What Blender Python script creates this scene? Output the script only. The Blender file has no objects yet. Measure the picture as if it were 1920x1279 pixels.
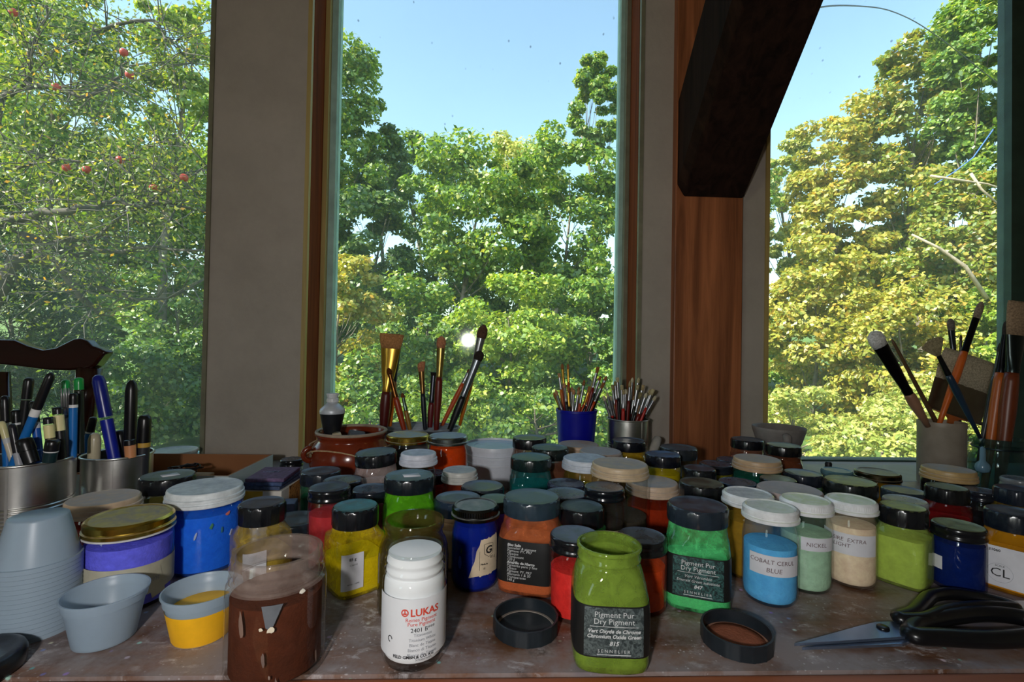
import bpy, bmesh, math, random
import numpy as np
from mathutils import Vector, Matrix

scene = bpy.context.scene
COL = scene.collection
PI = math.pi
TOP = 0.75                       # height of the table top above the floor

# ------------------------------------------------------------------ camera
cam_data = bpy.data.cameras.new('camera'); cam = bpy.data.objects.new('camera', cam_data); COL.objects.link(cam)
cam_data.sensor_width = 36.0; cam_data.lens = 36.0 * 900.0 / 1920.0; cam_data.clip_start = 0.02; cam_data.clip_end = 400
yaw, pitch, roll = math.radians(2.2), math.radians(0.8), math.radians(1.0)
fw = Vector((math.sin(yaw)*math.cos(pitch), math.cos(yaw)*math.cos(pitch), math.sin(pitch)))
r0 = Vector((math.cos(yaw), -math.sin(yaw), 0)); u0 = r0.cross(fw)
rt = r0*math.cos(roll) + u0*math.sin(roll); up = u0*math.cos(roll) - r0*math.sin(roll)
m = Matrix.Identity(4)
for i in range(3):
    m[i][0], m[i][1], m[i][2] = rt[i], up[i], -fw[i]
m[2][3] = 1.0
cam.matrix_world = m
scene.camera = cam

# ------------------------------------------------------------------ sky, sun, flash, exposure
world = bpy.data.worlds.new('sky'); scene.world = world; world.use_nodes = True
wn = world.node_tree; bg = wn.nodes['Background']
sky = wn.nodes.new('ShaderNodeTexSky'); sky.sky_type = 'NISHITA'; sky.sun_disc = False
sky.sun_elevation = math.radians(42); sky.sun_rotation = math.radians(244); sky.air_density = 1.0; sky.dust_density = 0.6; sky.ozone_density = 1.6
tint = wn.nodes.new('ShaderNodeMix'); tint.data_type = 'RGBA'; tint.blend_type = 'MULTIPLY'; tint.inputs[0].default_value = 1.0; tint.inputs[7].default_value = (1.13, 1.15, .96, 1)
wn.links.new(sky.outputs[0], tint.inputs[6]); wn.links.new(tint.outputs[2], bg.inputs[0]); bg.inputs[1].default_value = 0.47
sd = bpy.data.lights.new('sun', 'SUN'); sd.energy = 14.0; sd.angle = math.radians(0.53); sd.color = (1.0, 0.93, 0.80)
sun = bpy.data.objects.new('sun', sd); COL.objects.link(sun)
az, el = math.radians(244), math.radians(42)
sdir = Vector((math.sin(az)*math.cos(el), math.cos(az)*math.cos(el), math.sin(el)))
sun.rotation_euler = sdir.to_track_quat('Z', 'Y').to_euler()
fd = bpy.data.lights.new('camera_flash', 'POINT'); fd.energy = 10.6; fd.shadow_soft_size = 0.019; fd.color = (1.0, 0.97, 0.95)
fl = bpy.data.objects.new('camera_flash', fd); COL.objects.link(fl); fl.location = (-0.130, -0.15, 1.035)
vs = scene.view_settings
scene.display_settings.display_device = 'sRGB'
vs.view_transform = 'Standard'; vs.look = 'None'; vs.exposure = 0.0; vs.gamma = 1.0; vs.use_curve_mapping = False
scene.cycles.transparent_max_bounces = 32
scene.cycles.max_bounces = 8

# ------------------------------------------------------------------ helpers
def lin(c):
    return tuple(((v/255)/12.92 if v/255 <= .04045 else ((v/255+.055)/1.055)**2.4) for v in c[:3])
MATS = {}
class NT:
    def __init__(s, name):
        s.m = bpy.data.materials.new(name); s.m.use_nodes = True; s.t = s.m.node_tree; s.t.nodes.clear()
        s.out = s.n('ShaderNodeOutputMaterial')
    def n(s, typ, **kw):
        nd = s.t.nodes.new(typ)
        for k, v in kw.items():
            if hasattr(nd, k): setattr(nd, k, v)
            else: nd.inputs[k].default_value = v
        return nd
    def l(s, a, b): s.t.links.new(a, b)
    def ramp(s, src, stops):
        r = s.n('ShaderNodeValToRGB'); el = r.color_ramp.elements
        while len(el) > 1: el.remove(el[-1])
        for i, (p, c) in enumerate(stops):
            e = el[0] if i == 0 else el.new(p)
            e.position = p; e.color = (*c, 1) if len(c) == 3 else c
        s.l(src, r.inputs[0]); return r
    def noise(s, scale, detail=4, rough=.6, coord='Object', vec=None, dist=0):
        nz = s.n('ShaderNodeTexNoise'); nz.inputs['Scale'].default_value = scale; nz.inputs['Detail'].default_value = detail
        nz.inputs['Roughness'].default_value = rough; nz.inputs['Distortion'].default_value = dist
        if vec is None:
            tc = s.n('ShaderNodeTexCoord'); vec = tc.outputs[coord]
        s.l(vec, nz.inputs['Vector']); return nz
    def mix(s, fac, a, b):
        mx = s.n('ShaderNodeMix', data_type='RGBA')
        for sock, v in ((mx.inputs[0], fac), (mx.inputs[6], a), (mx.inputs[7], b)):
            if hasattr(v, 'is_output'): s.l(v, sock)
            elif isinstance(v, (int, float)): sock.default_value = v
            else: sock.default_value = (*v[:3], 1)
        return mx.outputs[2]
    def math(s, op, a, b=0.0):
        mt = s.n('ShaderNodeMath', operation=op)
        for sock, v in ((mt.inputs[0], a), (mt.inputs[1], b)):
            if hasattr(v, 'is_output'): s.l(v, sock)
            else: sock.default_value = v
        return mt.outputs[0]
    def shmix(s, fac, a, b):
        mx = s.n('ShaderNodeMixShader')
        if hasattr(fac, 'is_output'): s.l(fac, mx.inputs[0])
        else: mx.inputs[0].default_value = fac
        s.l(a, mx.inputs[1]); s.l(b, mx.inputs[2]); return mx.outputs[0]
    def schlick(s, f0=.04, top=.9):
        lw = s.n('ShaderNodeLayerWeight'); lw.inputs['Blend'].default_value = .5
        return s.math('ADD', s.math('MULTIPLY', s.math('POWER', lw.outputs['Facing'], 5.0), top), f0)
    def done(s, sh): s.l(sh, s.out.inputs[0]); return s.m
def pm(name, col, rough=.5, metal=0.0, var=0.12, scale=60, bump=0.0, bscale=300, spec=.5, trans=None):
    """plain principled surface with a little procedural colour variation; col is sRGB 0-255"""
    key = (name, col, rough, metal, var, scale, bump, bscale)
    if key in MATS: return MATS[key]
    t = NT(name); p = t.n('ShaderNodeBsdfPrincipled'); c = lin(col)
    nz = t.noise(scale)
    lo = tuple(v*(1-var*1.6) for v in c); hi = tuple(min(1, v*(1+var*1.6)) for v in c)
    r = t.ramp(nz.outputs['Fac'], [(.3, lo), (.7, hi)])
    t.l(r.outputs[0], p.inputs['Base Color']); p.inputs['Roughness'].default_value = rough; p.inputs['Metallic'].default_value = metal
    p.inputs['Specular IOR Level'].default_value = spec
    if bump:
        b = t.n('ShaderNodeBump'); b.inputs['Strength'].default_value = bump; b.inputs['Distance'].default_value = .002
        nb = t.noise(bscale); t.l(nb.outputs['Fac'], b.inputs['Height']); t.l(b.outputs[0], p.inputs['Normal'])
    MATS[key] = t.done(p.outputs[0]); return MATS[key]
def lid_mat(name, col, dust_sky, rough=.35, metal=0.0, amount=.5):
    """lid surface; pigment dust and painted sky reflection lie in patches on upward faces only"""
    key = (name, col, dust_sky, rough, metal, amount)
    if key in MATS: return MATS[key]
    t = NT(name); p = t.n('ShaderNodeBsdfPrincipled'); c = lin(col)
    nz = t.noise(90); base = t.ramp(nz.outputs['Fac'], [(.3, tuple(v*.85 for v in c)), (.75, tuple(min(1, v*1.2+.004) for v in c))])
    d = lin(dust_sky if dust_sky else (112, 124, 144))  # the fallback blue-grey paints a sky reflection onto lid tops
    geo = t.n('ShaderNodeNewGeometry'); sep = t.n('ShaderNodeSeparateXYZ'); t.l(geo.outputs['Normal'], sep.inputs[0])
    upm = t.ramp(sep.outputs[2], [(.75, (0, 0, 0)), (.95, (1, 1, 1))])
    oi = t.n('ShaderNodeObjectInfo'); tc = t.n('ShaderNodeTexCoord')
    ad = t.n('ShaderNodeVectorMath', operation='ADD'); t.l(tc.outputs['Object'], ad.inputs[0]); t.l(oi.outputs['Location'], ad.inputs[1])
    n2 = t.noise(55, 5, .65, vec=ad.outputs[0], dist=.6)
    a = amount if dust_sky else amount*.55
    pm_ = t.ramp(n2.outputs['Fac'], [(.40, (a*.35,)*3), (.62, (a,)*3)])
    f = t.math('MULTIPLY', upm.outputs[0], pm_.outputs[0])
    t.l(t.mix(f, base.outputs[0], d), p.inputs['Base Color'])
    t.l(t.math('ADD', t.math('MULTIPLY', f, .4), rough), p.inputs['Roughness'])
    if metal: t.l(t.math('MULTIPLY', t.math('SUBTRACT', 1.0, f), metal), p.inputs['Metallic'])
    MATS[key] = t.done(p.outputs[0]); return MATS[key]
def glass_mat(name, tint=(.975, .985, .98), dustcol=None, dust=0.0, mottle=.28):
    key = (name, tint, dustcol, dust, mottle)
    if key in MATS: return MATS[key]
    t = NT(name)
    tr = t.n('ShaderNodeBsdfTransparent'); tr.inputs[0].default_value = (*tint, 1)
    gl = t.n('ShaderNodeBsdfGlossy'); gl.inputs['Roughness'].default_value = .03
    sh = tr.outputs[0]
    if dustcol and dust > 0:
        df = t.n('ShaderNodeBsdfDiffuse'); c = lin(dustcol)
        nz = t.noise(70, 5, .65, dist=.4)
        cr = t.ramp(nz.outputs['Fac'], [(.3, tuple(v*.7 for v in c)), (.7, c)]); t.l(cr.outputs[0], df.inputs[0])
        fr = t.ramp(nz.outputs['Fac'], [(.34, (dust*(1-mottle),)*3), (.64, (min(1, dust*(1+mottle)),)*3)])
        sh = t.shmix(fr.outputs[0], sh, df.outputs[0])
    MATS[key] = t.done(t.shmix(t.schlick(.035, .8), sh, gl.outputs[0])); return MATS[key]
def powder(col):
    return pm('dry_pigment', col, .95, 0, .10, 120, .4, 400, .1)

def link(o, parent=None):
    COL.objects.link(o)
    if parent is not None: o.parent = parent
    return o
def mesh(name, vf, mat, parent=None, smooth=True, sharp=None):
    me = bpy.data.meshes.new(name); me.from_pydata([tuple(v) for v in vf[0]], [], vf[1]); me.materials.append(mat)
    if smooth:
        me.polygons.foreach_set('use_smooth', [True]*len(me.polygons))
        if sharp is not None: me.set_sharp_from_angle(angle=math.radians(sharp))
    me.update()
    return link(bpy.data.objects.new(name, me), parent)
def thing(name, label, cat, loc=(0, 0, 0), rz=0, group=None):
    o = bpy.data.objects.new(name, None); o.empty_display_size = .02; COL.objects.link(o)
    o.location = loc; o.rotation_euler = (0, 0, rz); o['label'] = label; o['category'] = cat
    if group: o['group'] = group
    return o
def tag(o, label, cat, group=None):
    o['label'] = label; o['category'] = cat
    if group: o['group'] = group
    return o
def struct(o): o['kind'] = 'structure'; return o
def join(*parts):
    V, Fc = [], []
    for v, f in parts:
        k = len(V); V += [tuple(a) for a in v]; Fc += [tuple(i+k for i in q) for q in f]
    return V, Fc
def boxvf(x0, x1, y0, y1, z0, z1):
    v = [(x, y, z) for z in (z0, z1) for y in (y0, y1) for x in (x0, x1)]
    return v, [(0, 2, 3, 1), (4, 5, 7, 6), (0, 1, 5, 4), (1, 3, 7, 5), (3, 2, 6, 7), (2, 0, 4, 6)]
def bevel(o, w=.002, seg=2):
    md = o.modifiers.new('bevel', 'BEVEL'); md.width = w; md.segments = seg; md.limit_method = 'ANGLE'; md.angle_limit = math.radians(40)
    return o
def sq(th, e):
    c, s = abs(math.cos(th)), abs(math.sin(th))
    return 1.0 if e <= 2.001 else 1.0/((c**e + s**e)**(1.0/e))
def loft(prof, n=48, cap0=True, cap1=True, knurl=None, yscale=1.0):
    """prof: (z, r[, e]) rings, e = superellipse exponent (2 round .. 6 square); knurl(z_index, seg) adds to r"""
    V, Fc = [], []
    for i, p in enumerate(prof):
        z, r = p[0], p[1]; e = p[2] if len(p) > 2 else 2
        for k in range(n):
            th = 2*PI*k/n; rr = r*sq(th, e) + (knurl(i, k) if knurl else 0)
            V.append((rr*math.cos(th), rr*math.sin(th)*yscale, z))
    for i in range(len(prof)-1):
        for k in range(n):
            a, b = i*n+k, i*n+(k+1) % n
            Fc.append((a, b, b+n, a+n))
    if cap0: Fc.append(tuple(reversed(range(n))))
    if cap1: Fc.append(tuple((len(prof)-1)*n+k for k in range(n)))
    return V, Fc
def frame_of(d):
    d = Vector(d).normalized(); a = Vector((0, 0, 1)) if abs(d.z) < .9 else Vector((1, 0, 0))
    x = d.cross(a).normalized(); return x, d.cross(x).normalized(), d
def tube(pts, radii, n=8, closed=False, flat=1.0):
    pts = [Vector(p) for p in pts]; N = len(pts); V, Fc = [], []
    if not hasattr(radii, '__len__'): radii = [radii]*N
    px = None
    for i, p in enumerate(pts):
        d = (pts[(i+1) % N] - pts[i-1]) if closed else (pts[min(i+1, N-1)] - pts[max(i-1, 0)])
        d.normalize()
        if px is None: px = frame_of(d)[0]
        px = (px - d*px.dot(d)).normalized(); py = d.cross(px)
        for k in range(n):
            t = 2*PI*k/n; V.append(p + (px*math.cos(t) + py*math.sin(t)*flat)*radii[i])
    for i in range(N if closed else N-1):
        for k in range(n):
            a, b = i*n+k, i*n+(k+1) % n; c, d_ = ((i+1) % N)*n+k, ((i+1) % N)*n+(k+1) % n
            Fc.append((a, b, d_, c))
    if not closed: Fc += [tuple(reversed(range(n))), tuple((N-1)*n+k for k in range(n))]
    return V, Fc
def extrude(outline, h, axis='z'):
    """closed 2D outline -> prism of thickness h"""
    n = len(outline); V = [(x, y, 0) for x, y in outline] + [(x, y, h) for x, y in outline]
    Fc = [tuple(reversed(range(n))), tuple(range(n, 2*n))] + [(i, (i+1) % n, (i+1) % n+n, i+n) for i in range(n)]
    if axis == 'y': V = [(x, z, y) for x, y, z in V]; Fc = [tuple(reversed(f)) for f in Fc]
    return V, Fc
_tc = {}
def text2d(s, size, shear=0.0, bold=0.0, align='CENTER'):
    key = (s, size, shear, bold, align)
    if key not in _tc:
        cu = bpy.data.curves.new('lettering', 'FONT'); cu.body = s; cu.size = size; cu.shear = shear; cu.offset = bold
        cu.align_x = align; cu.resolution_u = 2
        ob = bpy.data.objects.new('lettering', cu); me = bpy.data.meshes.new_from_object(ob)
        _tc[key] = ([tuple(v.co) for v in me.vertices], [tuple(p.vertices) for p in me.polygons])
        bpy.data.objects.remove(ob); bpy.data.meshes.remove(me)
    return _tc[key]

# ------------------------------------------------------------------ structure materials
def plaster(name, col):
    t = NT(name); p = t.n('ShaderNodeBsdfPrincipled'); c = lin(col)
    nz = t.noise(6, 6, .7); r = t.ramp(nz.outputs['Fac'], [(.3, tuple(v*.86 for v in c)), (.7, tuple(v*1.08 for v in c))])
    t.l(r.outputs[0], p.inputs['Base Color']); p.inputs['Roughness'].default_value = .9
    b = t.n('ShaderNodeBump'); b.inputs['Strength'].default_value = .25; b.inputs['Distance'].default_value = .004
    nb = t.noise(45, 6, .6); t.l(nb.outputs['Fac'], b.inputs['Height']); t.l(b.outputs[0], p.inputs['Normal'])
    return t.done(p.outputs[0])
def wood(name, c0, c1, axis='z', scale=1.0, rough=.45, spec=.4):
    t = NT(name); p = t.n('ShaderNodeBsdfPrincipled')
    tc = t.n('ShaderNodeTexCoord'); mp = t.n('ShaderNodeMapping'); t.l(tc.outputs['Object'], mp.inputs[0])
    s = {'x': (2, 40, 40), 'y': (40, 2, 40), 'z': (40, 40, 2)}[axis]; mp.inputs['Scale'].default_value = tuple(a*scale for a in s)
    nz = t.noise(1.0, 6, .65, vec=mp.outputs[0], dist=.8)
    r = t.ramp(nz.outputs['Fac'], [(.3, lin(c0)), (.68, lin(c1))]); t.l(r.outputs[0], p.inputs['Base Color'])
    p.inputs['Roughness'].default_value = rough; p.inputs['Specular IOR Level'].default_value = spec
    b = t.n('ShaderNodeBump'); b.inputs['Strength'].default_value = .15; b.inputs['Distance'].default_value = .002
    t.l(nz.outputs['Fac'], b.inputs['Height']); t.l(b.outputs[0], p.inputs['Normal'])
    return t.done(p.outputs[0])
M_PLASTER = plaster('warm_grey_plaster', (172, 163, 152))
M_ROOM = plaster('room_plaster', (190, 180, 168))
M_BROWNWOOD = wood('stained_jamb_wood', (84, 40, 20), (132, 66, 34), rough=.85, spec=.1)
M_POST = wood('red_brown_timber', (108, 62, 36), (182, 112, 70))
M_BRACE = wood('dark_stained_timber', (20, 14, 11), (48, 32, 25), rough=.95, spec=.08)
M_YELLOW = wood('bare_pine_strip', (150, 128, 74), (182, 160, 100))
M_TEAL = pm('teal_window_paint', (158, 188, 178), .7, 0, .12, 20)
M_DKGREEN = pm('dark_green_window_paint', (52, 78, 70), .5, 0, .15, 20)
M_STOP = pm('grey_green_stop_paint', (120, 118, 96), .6, 0, .12, 30)

# ------------------------------------------------------------------ room shell
WX0, WX1, ZT = -1.95, 2.3, 2.55
W1, W2, W3 = (-1.60, -0.620), (-0.413, 0.324), (0.613, 1.36)
Z0, Z1 = 0.735, 2.30            # window openings
parts = [boxvf(WX0, WX1, 1.06, 1.18, -0.02, Z0), boxvf(WX0, WX1, 1.06, 1.18, Z1, ZT)]
for a, b in ((WX0, W1[0]), (W1[1], W2[0]), (W2[1], W3[0]), (W3[1], WX1)): parts.append(boxvf(a, b, 1.06, 1.18, Z0, Z1))
struct(mesh('wall_front', join(*parts), M_PLASTER, smooth=False))
struct(mesh('wall_left', join(boxvf(WX0-.1, WX0, -3.1, -2.3, -.02, ZT), boxvf(WX0-.1, WX0, -1.5, 1.18, -.02, ZT), boxvf(WX0-.1, WX0, -2.3, -1.5, -.02, 1.0), boxvf(WX0-.1, WX0, -2.3, -1.5, 2.0, ZT)), M_ROOM, smooth=False))  # unseen opening added in this wall to let in fill light
struct(mesh('wall_right', boxvf(WX1, WX1+.1, -3.1, 1.18, -.02, ZT), M_ROOM, smooth=False))
struct(mesh('wall_back', boxvf(WX0, WX1, -3.1, -3.0, -.02, ZT), M_ROOM, smooth=False))
struct(mesh('ceiling', boxvf(WX0-.1, WX1+.1, -3.1, 1.18, ZT, ZT+.12), M_ROOM, smooth=False))
struct(mesh('floor', boxvf(WX0-.1, WX1+.1, -3.1, 1.18, -.08, -.02), wood('floor_boards', (80, 56, 36), (130, 94, 60), 'y'), smooth=False))
def pane_mat():
    t = NT('dusty_window_glass')
    tr = t.n('ShaderNodeBsdfTransparent'); tr.inputs[0].default_value = (.95, .97, .96, 1)
    gl = t.n('ShaderNodeBsdfGlossy'); gl.inputs['Roughness'].default_value = .045; gl.inputs[0].default_value = (1, 1, 1, 1)
    tl = t.n('ShaderNodeBsdfTranslucent'); tl.inputs[0].default_value = (.85, .9, .95, 1)
    nz = t.noise(2.2, 5, .6); fr = t.ramp(nz.outputs['Fac'], [(.35, (.02,)*3), (.75, (.065,)*3)])
    a = t.shmix(fr.outputs[0], tr.outputs[0], tl.outputs[0])
    vo = t.n('ShaderNodeTexVoronoi'); vo.inputs['Scale'].default_value = 34; vo.inputs['Randomness'].default_value = 1
    tc = t.n('ShaderNodeTexCoord'); mp = t.n('ShaderNodeMapping'); mp.inputs['Scale'].default_value = (1, 0, .8)
    t.l(tc.outputs['Object'], mp.inputs[0]); t.l(mp.outputs[0], vo.inputs['Vector'])
    sp = t.ramp(vo.outputs['Distance'], [(.045, (1, 1, 1)), (.10, (0, 0, 0))])
    n2 = t.noise(3.0, 3); g = t.ramp(n2.outputs['Fac'], [(.42, (0, 0, 0)), (.60, (.5, .5, .5))])
    df = t.n('ShaderNodeBsdfDiffuse'); df.inputs[0].default_value = (.08, .09, .1, 1)
    a = t.shmix(t.math('MULTIPLY', sp.outputs[0], g.outputs[0]), a, df.outputs[0])
    return t.done(t.shmix(t.schlick(.045, .9), a, gl.outputs[0]))
M_PANE = pane_mat()
def window(name, x0, x1, fl_, fr_, frame_mat):
    w = bpy.data.objects.new(name, None); COL.objects.link(w); w['kind'] = 'structure'; w.location = (0, 0, 0)
    # brown jamb liners, pine strips, painted outer frame, one pane
    mesh('jamb', boxvf(x0, x0+.006, 1.068, 1.155, Z0, Z1), M_BROWNWOOD, w, False)
    mesh('jamb', boxvf(x1-.006, x1, 1.068, 1.155, Z0, Z1), M_BROWNWOOD, w, False)
    mesh('edge_strip', boxvf(x0-.004, x0+.005, 1.056, 1.068, Z0, Z1), M_YELLOW, w, False)
    mesh('edge_strip', boxvf(x1-.005, x1+.004, 1.056, 1.068, Z0, Z1), M_STOP, w, False)
    mesh('stop_strip', boxvf(x0+.006, x0+.016, 1.134, 1.150, Z0, Z1), M_YELLOW, w, False)
    mesh('stop_strip', boxvf(x1-.016, x1-.006, 1.134, 1.150, Z0, Z1), M_STOP, w, False)
    mesh('frame', boxvf(x0+.004, x0+fl_, 1.150, 1.185, Z0, Z1), frame_mat, w, False)
    mesh('frame', boxvf(x1-fr_, x1-.004, 1.150, 1.185, Z0, Z1), frame_mat, w, False)
    mesh('frame', boxvf(x0+fl_, x1-fr_, 1.150, 1.185, Z0-.005, Z0+.004), frame_mat, w, False)
    mesh('frame', boxvf(x0+fl_, x1-fr_, 1.150, 1.185, Z1-.03, Z1), frame_mat, w, False)
    mesh('glass_pane', boxvf(x0+fl_, x1-fr_, 1.166, 1.169, Z0+.004, Z1-.03), M_PANE, w, False)
window('window_1', *W1, .02, .012, M_TEAL)
window('window_2', *W2, .030, .026, M_TEAL)
window('window_3', *W3, .012, .068, M_DKGREEN)
# timber post and knee brace
post = mesh('timber_post', boxvf(.395, .547, 1.038, 1.0605, -.02, ZT), M_POST, smooth=False)
tag(bevel(post, .002), 'red brown square timber post standing against the wall', 'post')
bv = []
for s0 in (0, 1.25):
    for (x, q) in ((.397, .018), (.412, 0), (.547, 0), (.547, .15), (.397, .15)):
        # runs from the post toward the room at 45 degrees; q is measured up and away from its lower face
        a = Vector((x, 1.0375, 1.338)) + Vector((0, -.7071, .7071))*s0
        b = a + (Vector((0, 0, 1))*q*1.414 if s0 == 0 else Vector((0, .7071, .7071))*q)
        bv.append(b)
bf = [tuple(reversed(range(5))), tuple(range(5, 10))] + [(i, (i+1) % 5, (i+1) % 5+5, i+5) for i in range(5)]
br = mesh('knee_brace', (bv, bf), M_BRACE, smooth=False)
tag(bevel(br, .004), 'dark stained knee brace rising from timber post toward the room', 'brace')

# ------------------------------------------------------------------ table and ledge
def table_mat():
    t = NT('stained_table_top'); p = t.n('ShaderNodeBsdfPrincipled')
    tc = t.n('ShaderNodeTexCoord'); mp = t.n('ShaderNodeMapping'); t.l(tc.outputs['Object'], mp.inputs[0]); mp.inputs['Scale'].default_value = (3, 26, 26)
    g = t.noise(1.0, 6, .65, vec=mp.outputs[0], dist=.7)
    base = t.ramp(g.outputs['Fac'], [(.3, lin((70, 46, 32))), (.7, lin((140, 98, 70)))]).outputs[0]
    def over(base, scale, lo, hi, amt, col, detail=6, rough=.7, vec=None, dist=0):
        n = t.noise(scale, detail, rough, vec=vec, dist=dist)
        f = t.ramp(n.outputs['Fac'], [(lo, (0, 0, 0)), (hi, (amt,)*3)])
        return t.mix(f.outputs[0], base, lin(col)), n
    base, n1 = over(base, 9, .40, .56, .80, (146, 138, 138))            # worn grey film
    base, n4 = over(base, 4.5, .57, .64, .55, (78, 84, 108), 5, .6)      # bluish stain
    base, n5 = over(base, 16, .60, .68, .70, (62, 48, 40), 5, .65)       # dark spots
    mp2 = t.n('ShaderNodeMapping'); t.l(tc.outputs['Object'], mp2.inputs[0]); mp2.inputs['Rotation'].default_value = (0, 0, .6); mp2.inputs['Scale'].default_value = (40, 75, 20)
    n2 = t.noise(1.0, 6, .75, vec=mp2.outputs[0], dist=.4); f2 = t.ramp(n2.outputs['Fac'], [(.54, (0, 0, 0)), (.70, (.9, .9, .9))])
    n6 = t.noise(8, 4, .6); f6 = t.ramp(n6.outputs['Fac'], [(.46, (0, 0, 0)), (.58, (1, 1, 1))])
    base = t.mix(t.math('MULTIPLY', f2.outputs[0], f6.outputs[0]), base, lin((214, 210, 212)))     # chalky smears
    vo = t.n('ShaderNodeTexVoronoi'); vo.inputs['Scale'].default_value = 75; t.l(tc.outputs['Object'], vo.inputs['Vector'])
    vs_ = t.ramp(vo.outputs['Distance'], [(.10, (.85, .85, .85)), (.18, (0, 0, 0))])
    hs = t.n('ShaderNodeHueSaturation'); hs.inputs['Saturation'].default_value = .75; hs.inputs['Value'].default_value = .75; t.l(vo.outputs['Color'], hs.inputs['Color'])
    n3 = t.noise(11, 3); f3 = t.ramp(n3.outputs['Fac'], [(.47, (0, 0, 0)), (.56, (1, 1, 1))])
    base = t.mix(t.math('MULTIPLY', vs_.outputs[0], f3.outputs[0]), base, hs.outputs[0])           # paint spots
    v3 = t.n('ShaderNodeTexVoronoi'); v3.inputs['Scale'].default_value = 190; t.l(tc.outputs['Object'], v3.inputs['Vector'])
    v3r = t.ramp(v3.outputs['Distance'], [(.10, (.7, .7, .7)), (.18, (0, 0, 0))])
    n7 = t.noise(14, 3); f7 = t.ramp(n7.outputs['Fac'], [(.50, (0, 0, 0)), (.60, (1, 1, 1))])
    base = t.mix(t.math('MULTIPLY', v3r.outputs[0], f7.outputs[0]), base, lin((206, 204, 206)))    # specks of spilt powder
    t.l(base, p.inputs['Base Color'])
    t.l(t.ramp(n1.outputs['Fac'], [(.3, (.32,)*3), (.7, (.6,)*3)]).outputs[0], p.inputs['Roughness'])
    b = t.n('ShaderNodeBump'); b.inputs['Strength'].default_value = .25; b.inputs['Distance'].default_value = .001
    t.l(n2.outputs['Fac'], b.inputs['Height']); t.l(b.outputs[0], p.inputs['Normal'])
    return t.done(p.outputs[0])
M_TABLE = table_mat()
M_EDGE = wood('worn_red_edge_wood', (92, 44, 22), (150, 84, 46), 'x')
tb = thing('work_table', 'paint stained dark brown wooden work table under the jars', 'table', (.4, .64, -.02))
mesh('tabletop', boxvf(-1.10, 1.10, -.268, .279, TOP-.014, TOP+.02), M_TABLE, tb, False)
bevel(mesh('front_edge', boxvf(-1.10, 1.10, -.296, -.2685, TOP-.024, TOP+.0185), M_EDGE, tb, False), .004, 3)
for lx in (-1.06, 1.0):
    for ly in (-.25, .21): mesh('leg', boxvf(lx, lx+.06, ly, ly+.06, 0, TOP-.014), M_EDGE, tb, False)
mesh('apron', boxvf(-1.0, 1.0, -.235, -.215, TOP-.10, TOP-.014), M_EDGE, tb, False)
M_LEDGE = pm('sky_reflection_ledge_tint', (112, 122, 134), .38, 0, .10, 25)  # sky reflection off the table's far part, painted as blue-grey base colour
lg = mesh('trim_1', boxvf(-.70, 1.52, .9205, 1.0555, TOP-.03, TOP), M_LEDGE, smooth=False); struct(bevel(lg, .002))

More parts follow.
